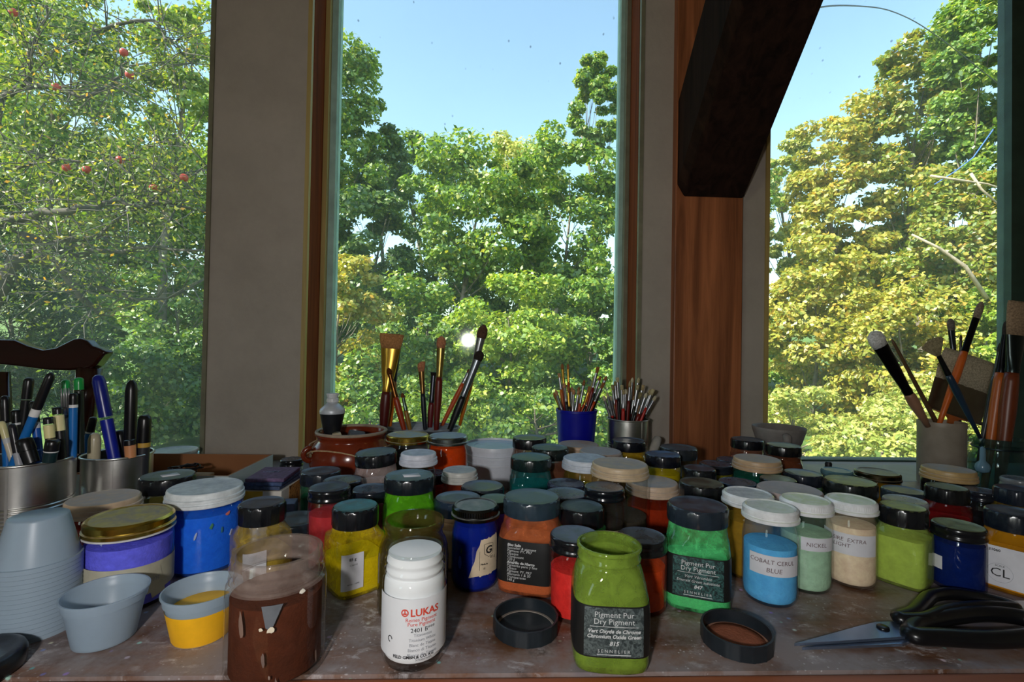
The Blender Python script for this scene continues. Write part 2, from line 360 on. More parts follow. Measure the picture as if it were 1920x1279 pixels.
# ------------------------------------------------------------------ jars
JARS = [
  ('brown_open', -0.165, 0.3839, 0.0894, 0.0659, 'bigopen', 'none', 0, 0, (84, 40, 22), 0.66, 0.12, 0, 'wide open glass jar half full of chocolate brown pigment'),
  ('lukas', -0.0604, 0.3949, 0.0871, 0.0476, 'lukas', 'none', 0, 0, (236, 238, 240), 0.97, 0.0, 0, 'open white pigment jar with red lettering on its front'),
  ('green815', 0.0987, 0.3968, 0.0901, 0.0529, 'sennopen', 'none', 0, 0, (120, 165, 50), 0.5, 0.75, 9, 'open square jar of olive chromium oxide green numbered 815'),
  ('violet', -0.3505, 0.4842, 0.0808, 0.0717, 'straight', 'knurl', (190, 160, 70), (128, 122, 114), (104, 104, 235), 0.86, 0.0, 0, 'squat jar of violet blue pigment with gold lid and masking tape'),
  ('bluewhite', -0.324, 0.5612, 0.0869, 0.0757, 'straight', 'ridged', (214, 220, 222), 0, (40, 120, 255), 0.86, 0.35, 0, 'large bright blue jar with white lid and paint smears'),
  ('glitter', -0.2376, 0.5118, 0.085, 0.0449, 'krem', 'plastic', (16, 18, 22), 0, (190, 160, 60), 0.55, 0.55, 20, 'jar of gold flecked pigment with black ribbed lid beside bright blue jar'),
  ('yellow85', -0.1401, 0.5071, 0.0837, 0.0459, 'krem', 'plastic', (16, 18, 22), (70, 140, 150), (250, 220, 24), 0.55, 0.6, 24, 'square jar of lemon yellow pigment labelled 85 g with blue dusted lid'),
  ('olive_open', -0.0727, 0.4655, 0.0849, 0.0561, 'roundopen', 'none', 0, 0, (92, 84, 40), 0.55, 0.5, 0, 'open olive brown glass jar standing behind the red lettered white jar'),
  ('ultramarine', -0.0158, 0.5134, 0.0834, 0.0492, 'round', 'knurl', (70, 72, 72), (150, 150, 145), (16, 40, 150), 0.92, 0.8, 0, 'deep ultramarine jar with a torn cream paper label'),
  ('orange_text', 0.0437, 0.513, 0.0923, 0.0597, 'senn', 'plastic', (40, 55, 66), (90, 110, 115), (225, 120, 70), 0.6, 0.6, -12, 'square jar of orange brown pigment with black label of white text'),
  ('red_glass', 0.0809, 0.4577, 0.074, 0.0479, 'straight', 'metal', (16, 18, 22), (110, 120, 140), (225, 50, 45), 0.72, 0.05, 0, 'straight glass jar of bright red pigment with black lid'),
  ('orange_glass', 0.1492, 0.4702, 0.0678, 0.0482, 'straight', 'metal', (22, 24, 26), 0, (225, 82, 32), 0.74, 0.3, 0, 'straight glass jar of orange red pigment beside emerald green jar'),
  ('emerald847', 0.2089, 0.4795, 0.0955, 0.0578, 'senn', 'plastic', (30, 40, 50), 0, (100, 232, 140), 0.52, 0.6, 2, 'square jar of emerald green pigment numbered 847 with black lid'),
  ('ochre_white', 0.2917, 0.537, 0.0905, 0.0533, 'round', 'knurl', (225, 228, 230), 0, (170, 130, 40), 0.8, 0.6, 0, 'ochre pigment jar with white lid just behind the emerald jar'),
  ('cobalt', 0.2857, 0.4826, 0.0932, 0.0514, 'round', 'knurl', (225, 228, 230), (205, 215, 190), (100, 190, 255), 0.7, 0.1, 0, 'jar of sky blue pigment hand labelled cobalt cerulean blue'),
  ('nickel', 0.3398, 0.5076, 0.0927, 0.0501, 'round', 'knurl', (225, 228, 230), (205, 220, 150), (175, 212, 180), 0.74, 0.08, 0, 'jar of grey green pigment with white lid and short paper strip'),
  ('peach', 0.3971, 0.5174, 0.09, 0.0491, 'round', 'knurl', (225, 228, 230), (200, 215, 170), (252, 222, 190), 0.82, 0.15, 0, 'jar of pale peach pigment with wide paper label marked extra light'),
  ('lime', 0.4566, 0.5172, 0.0827, 0.0431, 'krem', 'plastic', (16, 18, 22), (190, 200, 110), (192, 218, 96), 0.8, 0.5, -14, 'square jar of yellow green pigment with yellow dust on black lid'),
  ('navy', 0.5086, 0.5055, 0.0666, 0.0467, 'straight', 'metal', (16, 18, 22), (150, 160, 110), (14, 38, 110), 0.9, 0.5, 0, 'squat navy blue jar with black lid and small white sticker'),
  ('cl', 0.5659, 0.501, 0.0828, 0.0471, 'krem', 'plastic', (18, 26, 36), 0, (240, 160, 20), 0.6, 0.5, -8, 'square jar of orange yellow pigment with white label marked CL'),
  ('corklid_red', -0.4489, 0.5778, 0.0683, 0.0708, 'straight', 'ridged', (190, 165, 135), (172, 170, 174), (170, 45, 25), 0.8, 0.3, 0, 'red pigment jar with beige lid against the large steel can'),
  ('sticker_black', -0.4247, 0.6507, 0.0752, 0.0627, 'krem', 'plastic', (16, 18, 22), (120, 130, 130), (100, 95, 40), 0.7, 0.5, 10, 'olive jar with flat black lid bearing a pale sticker'),
  ('lowdark', -0.2301, 0.5764, 0.045, 0.0577, 'straight', 'metal', (34, 44, 52), (90, 105, 112), (60, 60, 65), 0.6, 0.4, 0, 'low dark lidded jar directly behind the wide brown jar'),
  ('dk_c', -0.2373, 0.6821, 0.0742, 0.0533, 'straight', 'plastic', (26, 32, 40), 0, (30, 110, 70), 0.7, 0.6, 0, 'dark lidded jar of green pigment in front of terracotta crock'),
  ('dk_d', -0.1896, 0.625, 0.0776, 0.0496, 'straight', 'metal', (36, 36, 48), 0, (60, 50, 60), 0.7, 0.5, 0, 'jar with plum black lid wedged behind the pink red jar'),
  ('dk_e', -0.1822, 0.5522, 0.0898, 0.0451, 'straight', 'metal', (16, 18, 22), (70, 80, 100), (190, 55, 60), 0.8, 0.2, 0, 'jar of pink red pigment with black screw lid near yellow jar'),
  ('dk_f', -0.1464, 0.5986, 0.0747, 0.0472, 'straight', 'metal', (22, 28, 38), 0, (170, 70, 100), 0.8, 0.3, 0, 'jar of rose pigment with dark lid beside the leaf green jar'),
  ('pinkwhite', -0.1616, 0.6839, 0.0998, 0.057, 'senn', 'plastic', (16, 18, 22), (90, 110, 125), (200, 180, 175), 0.7, 0.6, 15, 'pale pink white pigment jar with tilted black lid near crock'),
  ('white_h', -0.1001, 0.666, 0.1042, 0.0489, 'round', 'ridged', (205, 208, 220), 0, (70, 62, 30), 0.6, 0.4, 0, 'dark olive jar with small white lid behind leaf green jar'),
  ('gold_i', -0.1397, 0.8081, 0.1031, 0.0695, 'straight', 'knurl', (190, 160, 70), (150, 170, 185), (40, 34, 24), 0.7, 0.4, 0, 'dark jar with knurled gold lid beside the terracotta crock'),
  ('orange_j', -0.0712, 0.7854, 0.1061, 0.0636, 'round', 'knurl', (150, 155, 150), (150, 162, 176), (235, 80, 20), 0.95, 0.7, 0, 'jar of vivid orange pigment with silver metal lid'),
  ('tub', 0.0049, 0.8827, 0.0746, 0.1055, 'tub', 'none', 0, 0, (215, 222, 232), 0.9, 1, 0, 'white plastic tub with ridged rim behind small jars'),
  ('brown_m', 0.0645, 0.8209, 0.0975, 0.0574, 'senn', 'plastic', (16, 18, 22), 0, (125, 85, 65), 0.75, 0.8, 10, 'brown pigment jar with black lid beside the white tub'),
  ('brown_n', 0.0923, 0.7611, 0.0937, 0.0582, 'senn', 'plastic', (20, 28, 26), (70, 100, 110), (120, 75, 55), 0.8, 0.8, -5, 'brown pigment jar with greenish dusted black lid behind teal jar'),
  ('teal_o', 0.0581, 0.7034, 0.0913, 0.0593, 'senn', 'plastic', (14, 34, 34), (80, 120, 125), (20, 110, 110), 0.7, 0.8, 8, 'jar of deep teal pigment with dark green black lid'),
  ('redwhite_p', -0.0447, 0.6868, 0.076, 0.049, 'round', 'ridged', (195, 195, 190), 0, (150, 60, 40), 0.6, 0.3, 0, 'small white lidded jar of rust red pigment behind blue lids'),
  ('redrim_q', -0.0861, 0.7118, 0.0647, 0.0425, 'straight', 'metal', (36, 22, 28), 0, (210, 50, 30), 0.8, 0.2, 0, 'red jar with red rimmed black lid half behind leaf green jar'),
  ('leafgreen', -0.0956, 0.5693, 0.0991, 0.0569, 'senn', 'plastic', (18, 26, 32), (110, 140, 150), (100, 190, 30), 0.8, 0.9, 6, 'jar of leaf green pigment with white sticker on black lid'),
  ('dk_s', -0.011, 0.643, 0.0661, 0.0567, 'straight', 'plastic', (28, 38, 48), 0, (60, 60, 70), 0.7, 0.5, 0, 'round dark blue lidded jar behind the ultramarine jar'),
  ('dk_t', -0.0379, 0.5619, 0.0755, 0.0542, 'straight', 'plastic', (26, 42, 60), 0, (215, 180, 140), 0.9, 0.6, 0, 'cream jar with broad navy lid touching the ultramarine jar'),
  ('dk_u', 0.0058, 0.5864, 0.0669, 0.0415, 'straight', 'metal', (24, 40, 36), (100, 125, 100), (150, 60, 200), 0.8, 0.5, 0, 'violet jar with green dusted lid squeezed between ultramarine and orange jars'),
  ('dk_v', 0.1033, 0.6623, 0.065, 0.052, 'straight', 'metal', (40, 42, 62), 0, (60, 60, 70), 0.7, 0.4, 0, 'jar with plum lid next to the deep teal jar'),
  ('dk_w', 0.095, 0.6076, 0.0675, 0.0551, 'straight', 'metal', (26, 32, 46), 0, (70, 60, 60), 0.7, 0.4, 0, 'dark slate lidded jar behind the mint green jar'),
  ('mint_x', 0.1016, 0.5341, 0.0755, 0.0488, 'krem', 'plastic', (16, 18, 22), (60, 75, 75), (60, 185, 90), 0.8, 0.6, 0, 'jar of mint green pigment with black ribbed lid'),
  ('black_y', 0.1365, 0.5761, 0.0849, 0.048, 'round', 'metal', (14, 18, 24), 0, (70, 60, 55), 0.6, 0.3, 0, 'clear jar with black metal lid beside wide cream lid'),
  ('red_z', 0.2283, 0.6746, 0.0646, 0.0711, 'straight', 'ridged', (205, 180, 155), (172, 170, 174), (165, 50, 20), 0.7, 0.15, 0, 'wide red pigment jar with dusty cream stepped lid'),
  ('yellow_aa', 0.1401, 0.7122, 0.0884, 0.0675, 'round', 'ridged', (205, 212, 222), 0, (190, 170, 40), 0.6, 0.2, 0, 'yellow pigment jar with wide white stepped lid'),
  ('beige_bb', 0.1692, 0.6294, 0.1006, 0.0728, 'straight', 'ridged', (195, 172, 140), (172, 170, 174), (80, 72, 60), 0.4, 0.15, 0, 'wide nearly empty jar with beige stepped lid'),
  ('peach_cc', 0.1629, 0.897, 0.0723, 0.0753, 'straight', 'ridged', (190, 160, 130), (172, 170, 174), (215, 160, 120), 0.9, 0.5, 0, 'peach jar with beige lid at the foot of blue cup'),
  ('grey_dd', 0.1804, 0.7918, 0.082, 0.0696, 'straight', 'ridged', (165, 150, 140), (172, 170, 174), (190, 140, 100), 0.8, 0.4, 0, 'jar with dull grey beige lid in front of tin of brushes'),
  ('yellow_ee', 0.2382, 0.829, 0.0931, 0.0568, 'senn', 'plastic', (12, 14, 24), 0, (205, 165, 30), 0.8, 0.7, 5, 'golden yellow jar with black lid touching the ribbed tin'),
  ('yellow_ff', 0.2626, 0.7289, 0.0914, 0.0523, 'straight', 'plastic', (12, 15, 26), (90, 120, 160), (205, 185, 20), 0.85, 0.5, 0, 'bright yellow jar with glossy black lid in front of timber post'),
  ('clear_gg', 0.3041, 0.7735, 0.0931, 0.0583, 'senn', 'plastic', (30, 36, 42), (80, 92, 100), (40, 60, 40), 0.5, 0.3, 0, 'dark green jar with dusty black lid against timber post'),
  ('dk_ii', 0.2979, 0.6798, 0.0827, 0.0449, 'krem', 'plastic', (14, 18, 22), 0, (40, 60, 50), 0.6, 0.4, 0, 'small jar with ribbed black lid between yellow and teal jars'),
  ('dk_jj', 0.3653, 0.7713, 0.0673, 0.0512, 'straight', 'metal', (28, 34, 42), 0, (200, 190, 30), 0.8, 0.4, 0, 'dark lidded jar with a strip of yellow beside teal jar'),
  ('dk_kk', 0.4233, 0.8371, 0.0595, 0.0481, 'straight', 'metal', (40, 48, 60), 0, (60, 60, 60), 0.7, 0.4, 0, 'small slate lidded jar half hidden behind teal jar'),
  ('teal_ll', 0.4087, 0.7272, 0.0865, 0.0674, 'straight', 'ridged', (190, 160, 125), (172, 170, 174), (25, 100, 80), 0.85, 0.5, 0, 'jar of sea green pigment with dusty beige stepped lid'),
  ('rust_mm', 0.4784, 0.8847, 0.0868, 0.0566, 'senn', 'plastic', (14, 16, 22), 0, (150, 80, 50), 0.8, 0.6, 0, 'rust brown jar with black lid against the timber post'),
  ('brown_nn', 0.5156, 0.8321, 0.0868, 0.0558, 'senn', 'plastic', (14, 16, 18), (120, 130, 110), (120, 65, 40), 0.9, 0.8, 5, 'reddish brown jar with green dusted black lid before grey mortar'),
  ('dk_pp', 0.2762, 0.6234, 0.0777, 0.0554, 'senn', 'plastic', (20, 22, 26), (110, 105, 80), (150, 105, 40), 0.8, 0.6, 0, 'ochre jar with wide dusty black lid behind the emerald jar'),
  ('dk_qq', 0.3541, 0.6796, 0.0633, 0.0527, 'straight', 'metal', (36, 50, 70), 0, (60, 60, 50), 0.7, 0.4, 0, 'slate blue lidded jar between ochre jars'),
  ('dk_rr', 0.4063, 0.6675, 0.0716, 0.0469, 'straight', 'plastic', (16, 18, 18), (150, 155, 120), (90, 100, 40), 0.7, 0.4, 0, 'jar with black lid thickly dusted pale green'),
  ('dk_ss', 0.4733, 0.715, 0.068, 0.0527, 'straight', 'plastic', (26, 34, 46), 0, (120, 190, 40), 0.85, 0.4, 0, 'lime green jar with dark blue lid near the sill'),
  ('pink_tt', 0.3789, 0.5984, 0.0773, 0.0751, 'straight', 'ridged', (185, 165, 160), (172, 170, 174), (90, 80, 70), 0.6, 0.3, 0, 'broad jar with dusty pink lid behind white lidded jars'),
  ('teal_uu', 0.5966, 0.81, 0.0489, 0.0473, 'straight', 'knurl', (90, 130, 140), 0, (30, 110, 120), 0.8, 0.5, 0, 'small teal jar with tarnished teal lid by the sill'),
  ('amber_vv', 0.6506, 0.7879, 0.0522, 0.0644, 'straight', 'knurl', (120, 108, 80), (140, 140, 130), (200, 150, 20), 0.9, 0.5, 0, 'amber yellow jar with tarnished brass lid near the sill'),
  ('dk_ww', 0.4595, 0.5999, 0.0876, 0.0581, 'senn', 'plastic', (16, 22, 22), (170, 180, 110), (60, 80, 50), 0.7, 0.5, 0, 'jar with wide black lid dusted yellow green behind peach jar'),
  ('dk_xx', 0.5965, 0.675, 0.0547, 0.0526, 'straight', 'plastic', (40, 52, 62), 0, (60, 60, 60), 0.7, 0.4, 0, 'slate lidded jar just behind the yellow green jar'),
  ('pale_yy', 0.5119, 0.5769, 0.0713, 0.0459, 'straight', 'metal', (150, 155, 160), 0, (90, 90, 90), 0.7, 0.4, 0, 'jar with pale grey lid tucked behind yellow green jar'),
  ('cork_zz', 0.6857, 0.6975, 0.0805, 0.0646, 'straight', 'ridged', (180, 150, 100), (172, 170, 174), (18, 22, 26), 0.9, 0.6, 0, 'dark jar with cork textured lid in front of stoneware crock'),
  ('red_ab', 0.6069, 0.6195, 0.0754, 0.0453, 'krem', 'plastic', (16, 18, 20), (140, 150, 110), (170, 25, 25), 0.6, 0.3, 0, 'crimson pigment jar with black lid behind the navy jar'),
  ('dk_ac', 0.6789, 0.6421, 0.0642, 0.0423, 'straight', 'metal', (26, 30, 38), 0, (40, 40, 45), 0.6, 0.4, 0, 'dark jar with blue black lid next to the crimson jar'),
  ('dk_ad', 0.6734, 0.5925, 0.0815, 0.0434, 'krem', 'plastic', (20, 30, 42), 0, (180, 140, 20), 0.8, 0.5, 0, 'yellow ochre jar with dark blue lid behind CL jar'),
  ('pale_ae', 0.8033, 0.7023, 0.0649, 0.0446, 'straight', 'metal', (120, 125, 128), 0, (80, 80, 80), 0.6, 0.4, 0, 'jar with pale grey lid in front of wire clasp jar'),
  ('blackcap', -0.3567, 0.8753, 0.0449, 0.0381, 'straight', 'metal', (16, 18, 22), 0, (190, 190, 185), 0.8, 0.2, 0, 'small jar with black screw cap between carton and crock')]

PLACES = {'can_big': (-0.5845, 0.6250, 0.1028, 0.1009), 'can_small': (-0.5282, 0.7031, 0.0923, 0.0818), 'crock': (-0.2451, 0.8536, 0.0994, 0.1206), 'brushtin': (-0.1532, 0.9836, 0.0886, 0.1721), 'bluecup': (0.1726, 0.9809, 0.1266, 0.0846), 'tin': (0.2723, 0.9573, 0.1137, 0.0813), 'mortar': (0.5907, 0.9703, 0.0969, 0.1000), 'stoneware': (0.8696, 0.8992, 0.1220, 0.0747), 'bailjar': (0.8427, 0.7702, 0.1140, 0.0737), 'cup_empty': (-0.3220, 0.4196, 0.0399, 0.0610), 'cup_yellow': (-0.2456, 0.4248, 0.0344, 0.0600)}

LIDH = {'plastic': .0165, 'metal': .013, 'knurl': .0125, 'ridged': .0155, 'none': 0.0}
def lid_vf(style, R, lh):
    if style == 'plastic':
        n = 96; prof = [(0, R), (.0008, R), (lh*.84, R), (lh*.95, R-.0006), (lh, R-.0018), (lh-.0002, R-.0026), (lh-.0007, R-.0034), (lh-.0007, R*.5), (lh-.0007, .0005)]
        kn = lambda i, k: (.0005 if (k % 6) < 1 and 1 <= i <= 2 else 0)
        return loft(prof, n, True, True, kn)
    if style == 'metal':
        n = 64; prof = [(0, R), (.001, R+.0005), (.0025, R+.0005), (.0035, R-.0002), (lh*.55, R-.0004), (lh*.62, R+.0001), (lh*.86, R-.0002), (lh*.96, R-.0010), (lh, R-.0022), (lh-.0005, R-.0036), (lh-.0006, R*.5), (lh-.0006, .0005)]
        return loft(prof, n)
    if style == 'knurl':
        n = 132; prof = [(0, R), (.0006, R+.0011), (.0034, R+.0011), (.0042, R-.0004), (.0050, R-.0008), (.0056, R-.0002), (lh-.0022, R-.0002), (lh-.0010, R-.0010), (lh, R-.0022), (lh-.0004, R-.0032), (lh-.0012, R-.0042), (lh-.0012, R*.5), (lh-.0012, .0005)]
        kn = lambda i, k: (.00035 if k % 2 and i in (5, 6) else 0)
        return loft(prof, n, True, True, kn)
    n = 64; prof = [(0, R+.0010), (lh*.05, R+.0016), (lh*.24, R+.0016), (lh*.29, R+.0002), (lh*.36, R+.0002), (lh*.40, R+.0010), (lh*.56, R+.0010), (lh*.61, R-.0004), (lh*.86, R-.0004), (lh*.95, R-.0010), (lh, R-.0022), (lh-.0004, R-.004), (lh-.0004, R*.5), (lh-.0004, .0005)]
    return loft(prof, n)
def jar_profile(kind, h, d, lh):
    R = d/2; nk = R-.0016; zt = h-.003
    if kind == 'senn':
        b = R*1.05
        return [(0, b*.90, 4), (.002, b*.97, 5), (.006, b, 5), (.52*h, b, 5), (.60*h, b*.99, 4.2), (.68*h, b*.965, 3.2), (h-lh-.010, b*.93, 2.5), (h-lh-.003, R*.96, 2.1), (h-lh, nk, 2), (zt, nk, 2)]
    if kind == 'krem':
        b = R*1.12
        return [(0, b*.90, 4), (.002, b*.97, 5), (.006, b, 5.5), (.58*h, b, 5.5), (.66*h, b*.985, 4.5), (h-lh-.008, b*.93, 3), (h-lh-.002, R*.94, 2.1), (h-lh, nk, 2), (zt, nk, 2)]
    if kind == 'round':
        b = R*1.0
        return [(0, b*.80), (.002, b*.90), (.006, b*.975), (.011, b), (h-lh-.020, b), (h-lh-.015, b*.985), (h-lh-.010, b*.95), (h-lh-.006, b*.905), (h-lh-.003, b*.89), (zt, b*.89)]
    if kind == 'tub':
        b = R*.93
        return [(0, b*.90), (.003, b*.93), (h*.55, b*.99), (h*.56, b*1.03), (h*.60, b*1.03), (h*.61, b), (h*.72, b*1.01), (h*.73, R*.99), (h*.78, R*.99), (h*.79, b*1.02), (h*.88, b*1.02), (h*.89, R*1.0), (h*.97, R*1.0), (h, R*.985), (h, R*.96), (h-.004, R*.95)]
    b = R*1.0
    return [(0, b*.93), (.0015, b*.98), (.004, b), (h-lh-.007, b), (h-lh-.003, b*.985), (h-lh-.0005, nk), (zt, nk)]
def prof_at(prof, z):
    for a, b in zip(prof, prof[1:]):
        if a[0] <= z <= b[0] and b[0] > a[0]:
            f = (z-a[0])/(b[0]-a[0]); ea = a[2] if len(a) > 2 else 2; eb = b[2] if len(b) > 2 else 2
            return a[1]+(b[1]-a[1])*f, ea+(eb-ea)*f
    p = prof[-1]; return p[1], (p[2] if len(p) > 2 else 2)
class Surf:
    """jar wall: arc length u (0 = the side turned to the viewer's side of the table) and height z -> point"""
    def __init__(s, prof, zref):
        s.prof = prof; s.tab = []
        r, e = prof_at(prof, zref); N = 720; acc = 0; pts = []
        for k in range(N+1):
            th = -PI/2 + 2*PI*k/N - PI; rr = r*sq(th, e); pts.append((th, rr*math.cos(th), rr*math.sin(th)))
        L = [0]
        for a, b in zip(pts, pts[1:]): L.append(L[-1] + math.hypot(b[1]-a[1], b[2]-a[2]))
        mid = L[N//2]; s.th = np.array([p[0] for p in pts]); s.L = np.array(L) - mid
    def pt(s, u, z, off):
        th = float(np.interp(u, s.L, s.th)); r, e = prof_at(s.prof, z); rr = r*sq(th, e)+off
        return (rr*math.cos(th), rr*math.sin(th), z)
    def patch(s, u0, u1, z0, z1, off=.0003, nu=28, edge=None):
        V, Fc = [], []
        nz = max(2, int((z1-z0)/.006)+1)
        for j in range(nz+1):
            for i in range(nu+1):
                fu, fz = i/nu, j/nz; a0, a1, b0, b1 = u0, u1, z0, z1
                if edge: a0, a1, b0, b1 = edge(fu, fz)
                V.append(s.pt(a0+(a1-a0)*fu, b0+(b1-b0)*fz, off))
        for j in range(nz):
            for i in range(nu):
                k = j*(nu+1)+i; Fc.append((k, k+1, k+nu+2, k+nu+1))
        return V, Fc
    def text(s, lines, off=.0006):
        """lines: (string, size, u, z, shear, bold, align)"""
        out = []
        for (st, size, u, z, shear, bold, align) in lines:
            v, f = text2d(st, size, shear, bold, align)
            out.append(([s.pt(u+x, z+y, off) for x, y, _ in v], f))
        return join(*out)
    def stroke(s, pts, w, off=.0006):
        V, Fc = [], []
        for i, (u, z) in enumerate(pts):
            a, b = pts[max(i-1, 0)], pts[min(i+1, len(pts)-1)]; dx, dy = b[0]-a[0], b[1]-a[1]; L = math.hypot(dx, dy) or 1
            for sg in (-1, 1): V.append(s.pt(u - sg*dy/L*w/2, z + sg*dx/L*w/2, off))
        for i in range(len(pts)-1): Fc.append((2*i, 2*i+1, 2*i+3, 2*i+2))
        return V, Fc
M_PAPER = pm('white_paper', (214, 214, 220), .8, 0, .05, 40)
M_CREAM = pm('cream_paper', (206, 188, 160), .85, 0, .10, 60)
M_TAPE = pm('masking_tape', (172, 168, 148), .8, 0, .08, 50)
M_INK = pm('black_ink', (24, 24, 28), .8, 0, .02)
M_PENCIL = pm('brown_ink', (98, 74, 74), .8, 0, .05)
M_GREYINK = pm('grey_print', (140, 144, 152), .8, 0, .03)
M_RED = pm('red_print', (214, 70, 50), .7, 0, .05)
M_WINK = pm('white_print', (205, 208, 208), .7, 0, .03)
M_BLKLABEL = pm('black_label', (20, 22, 22), .5, 0, .1)
def marble(name, c0, c1):
    t = NT(name); p = t.n('ShaderNodeBsdfPrincipled'); nz = t.noise(260, 4, .7, dist=1.5)
    r = t.ramp(nz.outputs['Fac'], [(.42, lin(c0)), (.60, lin(c1))]); t.l(r.outputs[0], p.inputs['Base Color']); p.inputs['Roughness'].default_value = .5
    return t.done(p.outputs[0])
M_MARBLE_GREY = marble('speckled_grey_label', (44, 54, 56), (96, 108, 108))
M_MARBLE_GREEN = marble('speckled_green_label', (18, 34, 36), (60, 104, 100))
JAR = {}
def inner(prof, level_z, floor=.0035, wall=.0016):
    out = []
    for p in prof:
        e = p[2] if len(p) > 2 else 2
        if p[0] < floor: continue
        if p[0] >= level_z: break
        out.append((p[0], max(.002, p[1]-wall), e))
    r, e = prof_at(prof, floor); rb, eb = prof_at(prof, level_z)
    out = [(floor, (r-wall)*.97, e)] + [o for o in out if o[0] > floor+.0005]
    out.append((level_z, rb-wall, eb)); out.append((level_z+.0012, (rb-wall)*.6, 2)); out.append((level_z+.0018, .001, 2))
    return out
CAT = {}
for (jid, x, y, h, d, kind, lidst, lidc, dust_sky, fill, level, dust, rot, label) in JARS:
    face = math.atan2(-y, -x) + PI/2 + math.radians(rot)
    nm = 'plastic_tub' if kind == 'tub' else 'pigment_jar'
    t = thing(nm, label, 'tub' if kind == 'tub' else 'jar', (x, y, TOP), face)
    lh = LIDH[lidst]
    if kind == 'krem': lh = .019
    lh = min(lh, h*.30)
    if kind == 'tub':
        pr = jar_profile('tub', h, d, 0)
        mesh('tub_body', loft(pr, 64, True, False), pm('white_plastic', fill, .4, 0, .04), t, True, 40)
        mesh('tub_lid', loft([(h-.006, d/2*.94), (h-.0035, d/2*.95), (h-.0035, d/2*.7), (h-.005, d/2*.68), (h-.005, .001)], 64), pm('pale_blue_plastic', (176, 200, 222), .35, 0, .06), t, True, 40)
        continue
    if kind in ('bigopen', 'lukas', 'sennopen', 'roundopen'):
        R = d/2
        if kind == 'bigopen':
            b = R*1.09
            pr = [(0, b*.93), (.002, b*.985), (.005, b), (h*.72, b), (h*.76, b*.985), (h*.785, R*.99), (h*.80, R*1.02), (h*.83, R*1.03), (h*.85, R*1.0), (h*.885, R*1.0), (h*.90, R*1.025), (h*.92, R*1.025), (h*.935, R*.995), (h*.985, R*.995), (h, R*.97)]
            wall = .0032
        elif kind == 'lukas':
            b = R*1.07
            pr = [(0, b*.84), (.002, b*.93), (.006, b*.985), (.010, b), (h*.70, b), (h*.74, b*.985), (h*.775, b*.94), (h*.785, R*.955), (h*.795, R*.955), (h*.815, R*1.015), (h*.835, R*1.015), (h*.855, R*.955), (h*.88, R*.955), (h*.90, R*1.0), (h*.915, R*1.0), (h*.935, R*.955), (h*.985, R*.965), (h, R*.94)]
            wall = .0014
        elif kind == 'sennopen':
            b = R*1.13
            pr = [(0, b*.92, 4), (.002, b*.97, 5), (.007, b, 5), (.50*h, b, 5), (.60*h, b*.995, 4.2), (.70*h, b*.96, 3.2), (.79*h, b*.90, 2.4), (.835*h, R*.96, 2), (.845*h, R*.93, 2), (.87*h, R*.93, 2), (.88*h, R*.98, 2), (.895*h, R*.98, 2), (.905*h, R*.95, 2), (.96*h, R*.95, 2), (.97*h, R*1.0, 2), (.99*h, R*1.0, 2), (h, R*.97, 2)]
            wall = .0014
        else:
            b = R*1.18
            pr = [(0, b*.90), (.002, b*.97), (.006, b), (h*.60, b), (h*.70, b*.97), (h*.78, b*.90), (h*.82, R*.98), (h*.86, R*.96), (h*.90, R*.96), (h*.92, R*1.01), (h*.985, R*1.01), (h, R*.98)]
            wall = .0022
        zf = h*level
        ins = [(p[0], p[1]-wall) + tuple(p[2:]) for p in reversed(pr) if p[0] > zf+.001]
        rz, ez = prof_at(pr, max(zf, .003))
        ins.append((zf+.0005, rz-wall, ez))
        gm = glass_mat('jar_glass', (.97, .98, .975)) if dust == 0 else glass_mat('dusty_jar_glass', (.97, .975, .965), {'bigopen': (150, 130, 118), 'sennopen': (135, 165, 62), 'roundopen': (84, 72, 34)}[kind], {'bigopen': .03, 'sennopen': .66, 'roundopen': .45}[kind], .14)
        if kind == 'bigopen':
            k_ = next(i for i, p in enumerate(pr) if p[0] > h*.74)
            ni = [p for p in ins if p[0] >= pr[k_][0]-.0001]
            mesh('glass_body', loft(list(reversed(ins[len(ni)-1:]))[:0] + pr[:k_+1], 72, True, False), gm, t, True, 50)
            mesh('glass_neck', loft(pr[k_:] + ni, 72, False, False), glass_mat('cloudy_glass', (.95, .95, .94), (178, 158, 148), .26), t, True, 50)
        else:
            mesh('glass_body', loft(pr + ins, 72, True, False), gm, t, True, 50)
        lv = inner(pr, zf, .004 if kind != 'lukas' else .0075, wall+.0002)
        mesh('pigment', loft(lv, 72), powder(fill) if kind != 'lukas' else pm('white_pigment', fill, .9, 0, .015), t, True, 50)
        if kind == 'lukas':   # powder coats the neck inside as well
            pass
        JAR[jid] = (t, pr, h, d)
        continue
    pr = jar_profile(kind, h, d, lh)
    gm = glass_mat('dusty_jar_glass', (.975, .985, .98), fill, dust*.62, .8 if jid in ('emerald847', 'glitter') else .45 if jid in ('orange_text', 'yellow85') else .28) if dust > 0 else glass_mat('jar_glass')
    mesh('glass_body', loft(pr, 64), gm, t, True, 50)
    mesh('pigment', loft(inner(pr, (h-lh)*level), 48), powder(fill), t, True, 50)
    sheen = {'plastic': (.22, 0.0), 'metal': (.18, .0), 'knurl': (.22, .0), 'ridged': (.42, 0.0)}[lidst]
    met = 1.0 if lidst == 'knurl' and jid in ('violet', 'gold_i', 'orange_j', 'amber_vv', 'ultramarine') else 0.0
    if met: sheen = (.25, 1.0)
    ld = mesh('lid', lid_vf(lidst, d/2, lh), lid_mat('lid_surface', lidc, dust_sky or None, sheen[0], sheen[1], .95 if met else .8), t, True, 35)  # beige stepped lids: top tint is dust plus painted sky reflection
    ld.location = (0, 0, h-lh)
    if jid == 'pinkwhite': ld.rotation_euler = (0, math.radians(-4), 0); ld.location = (0, 0, h-lh+.001)
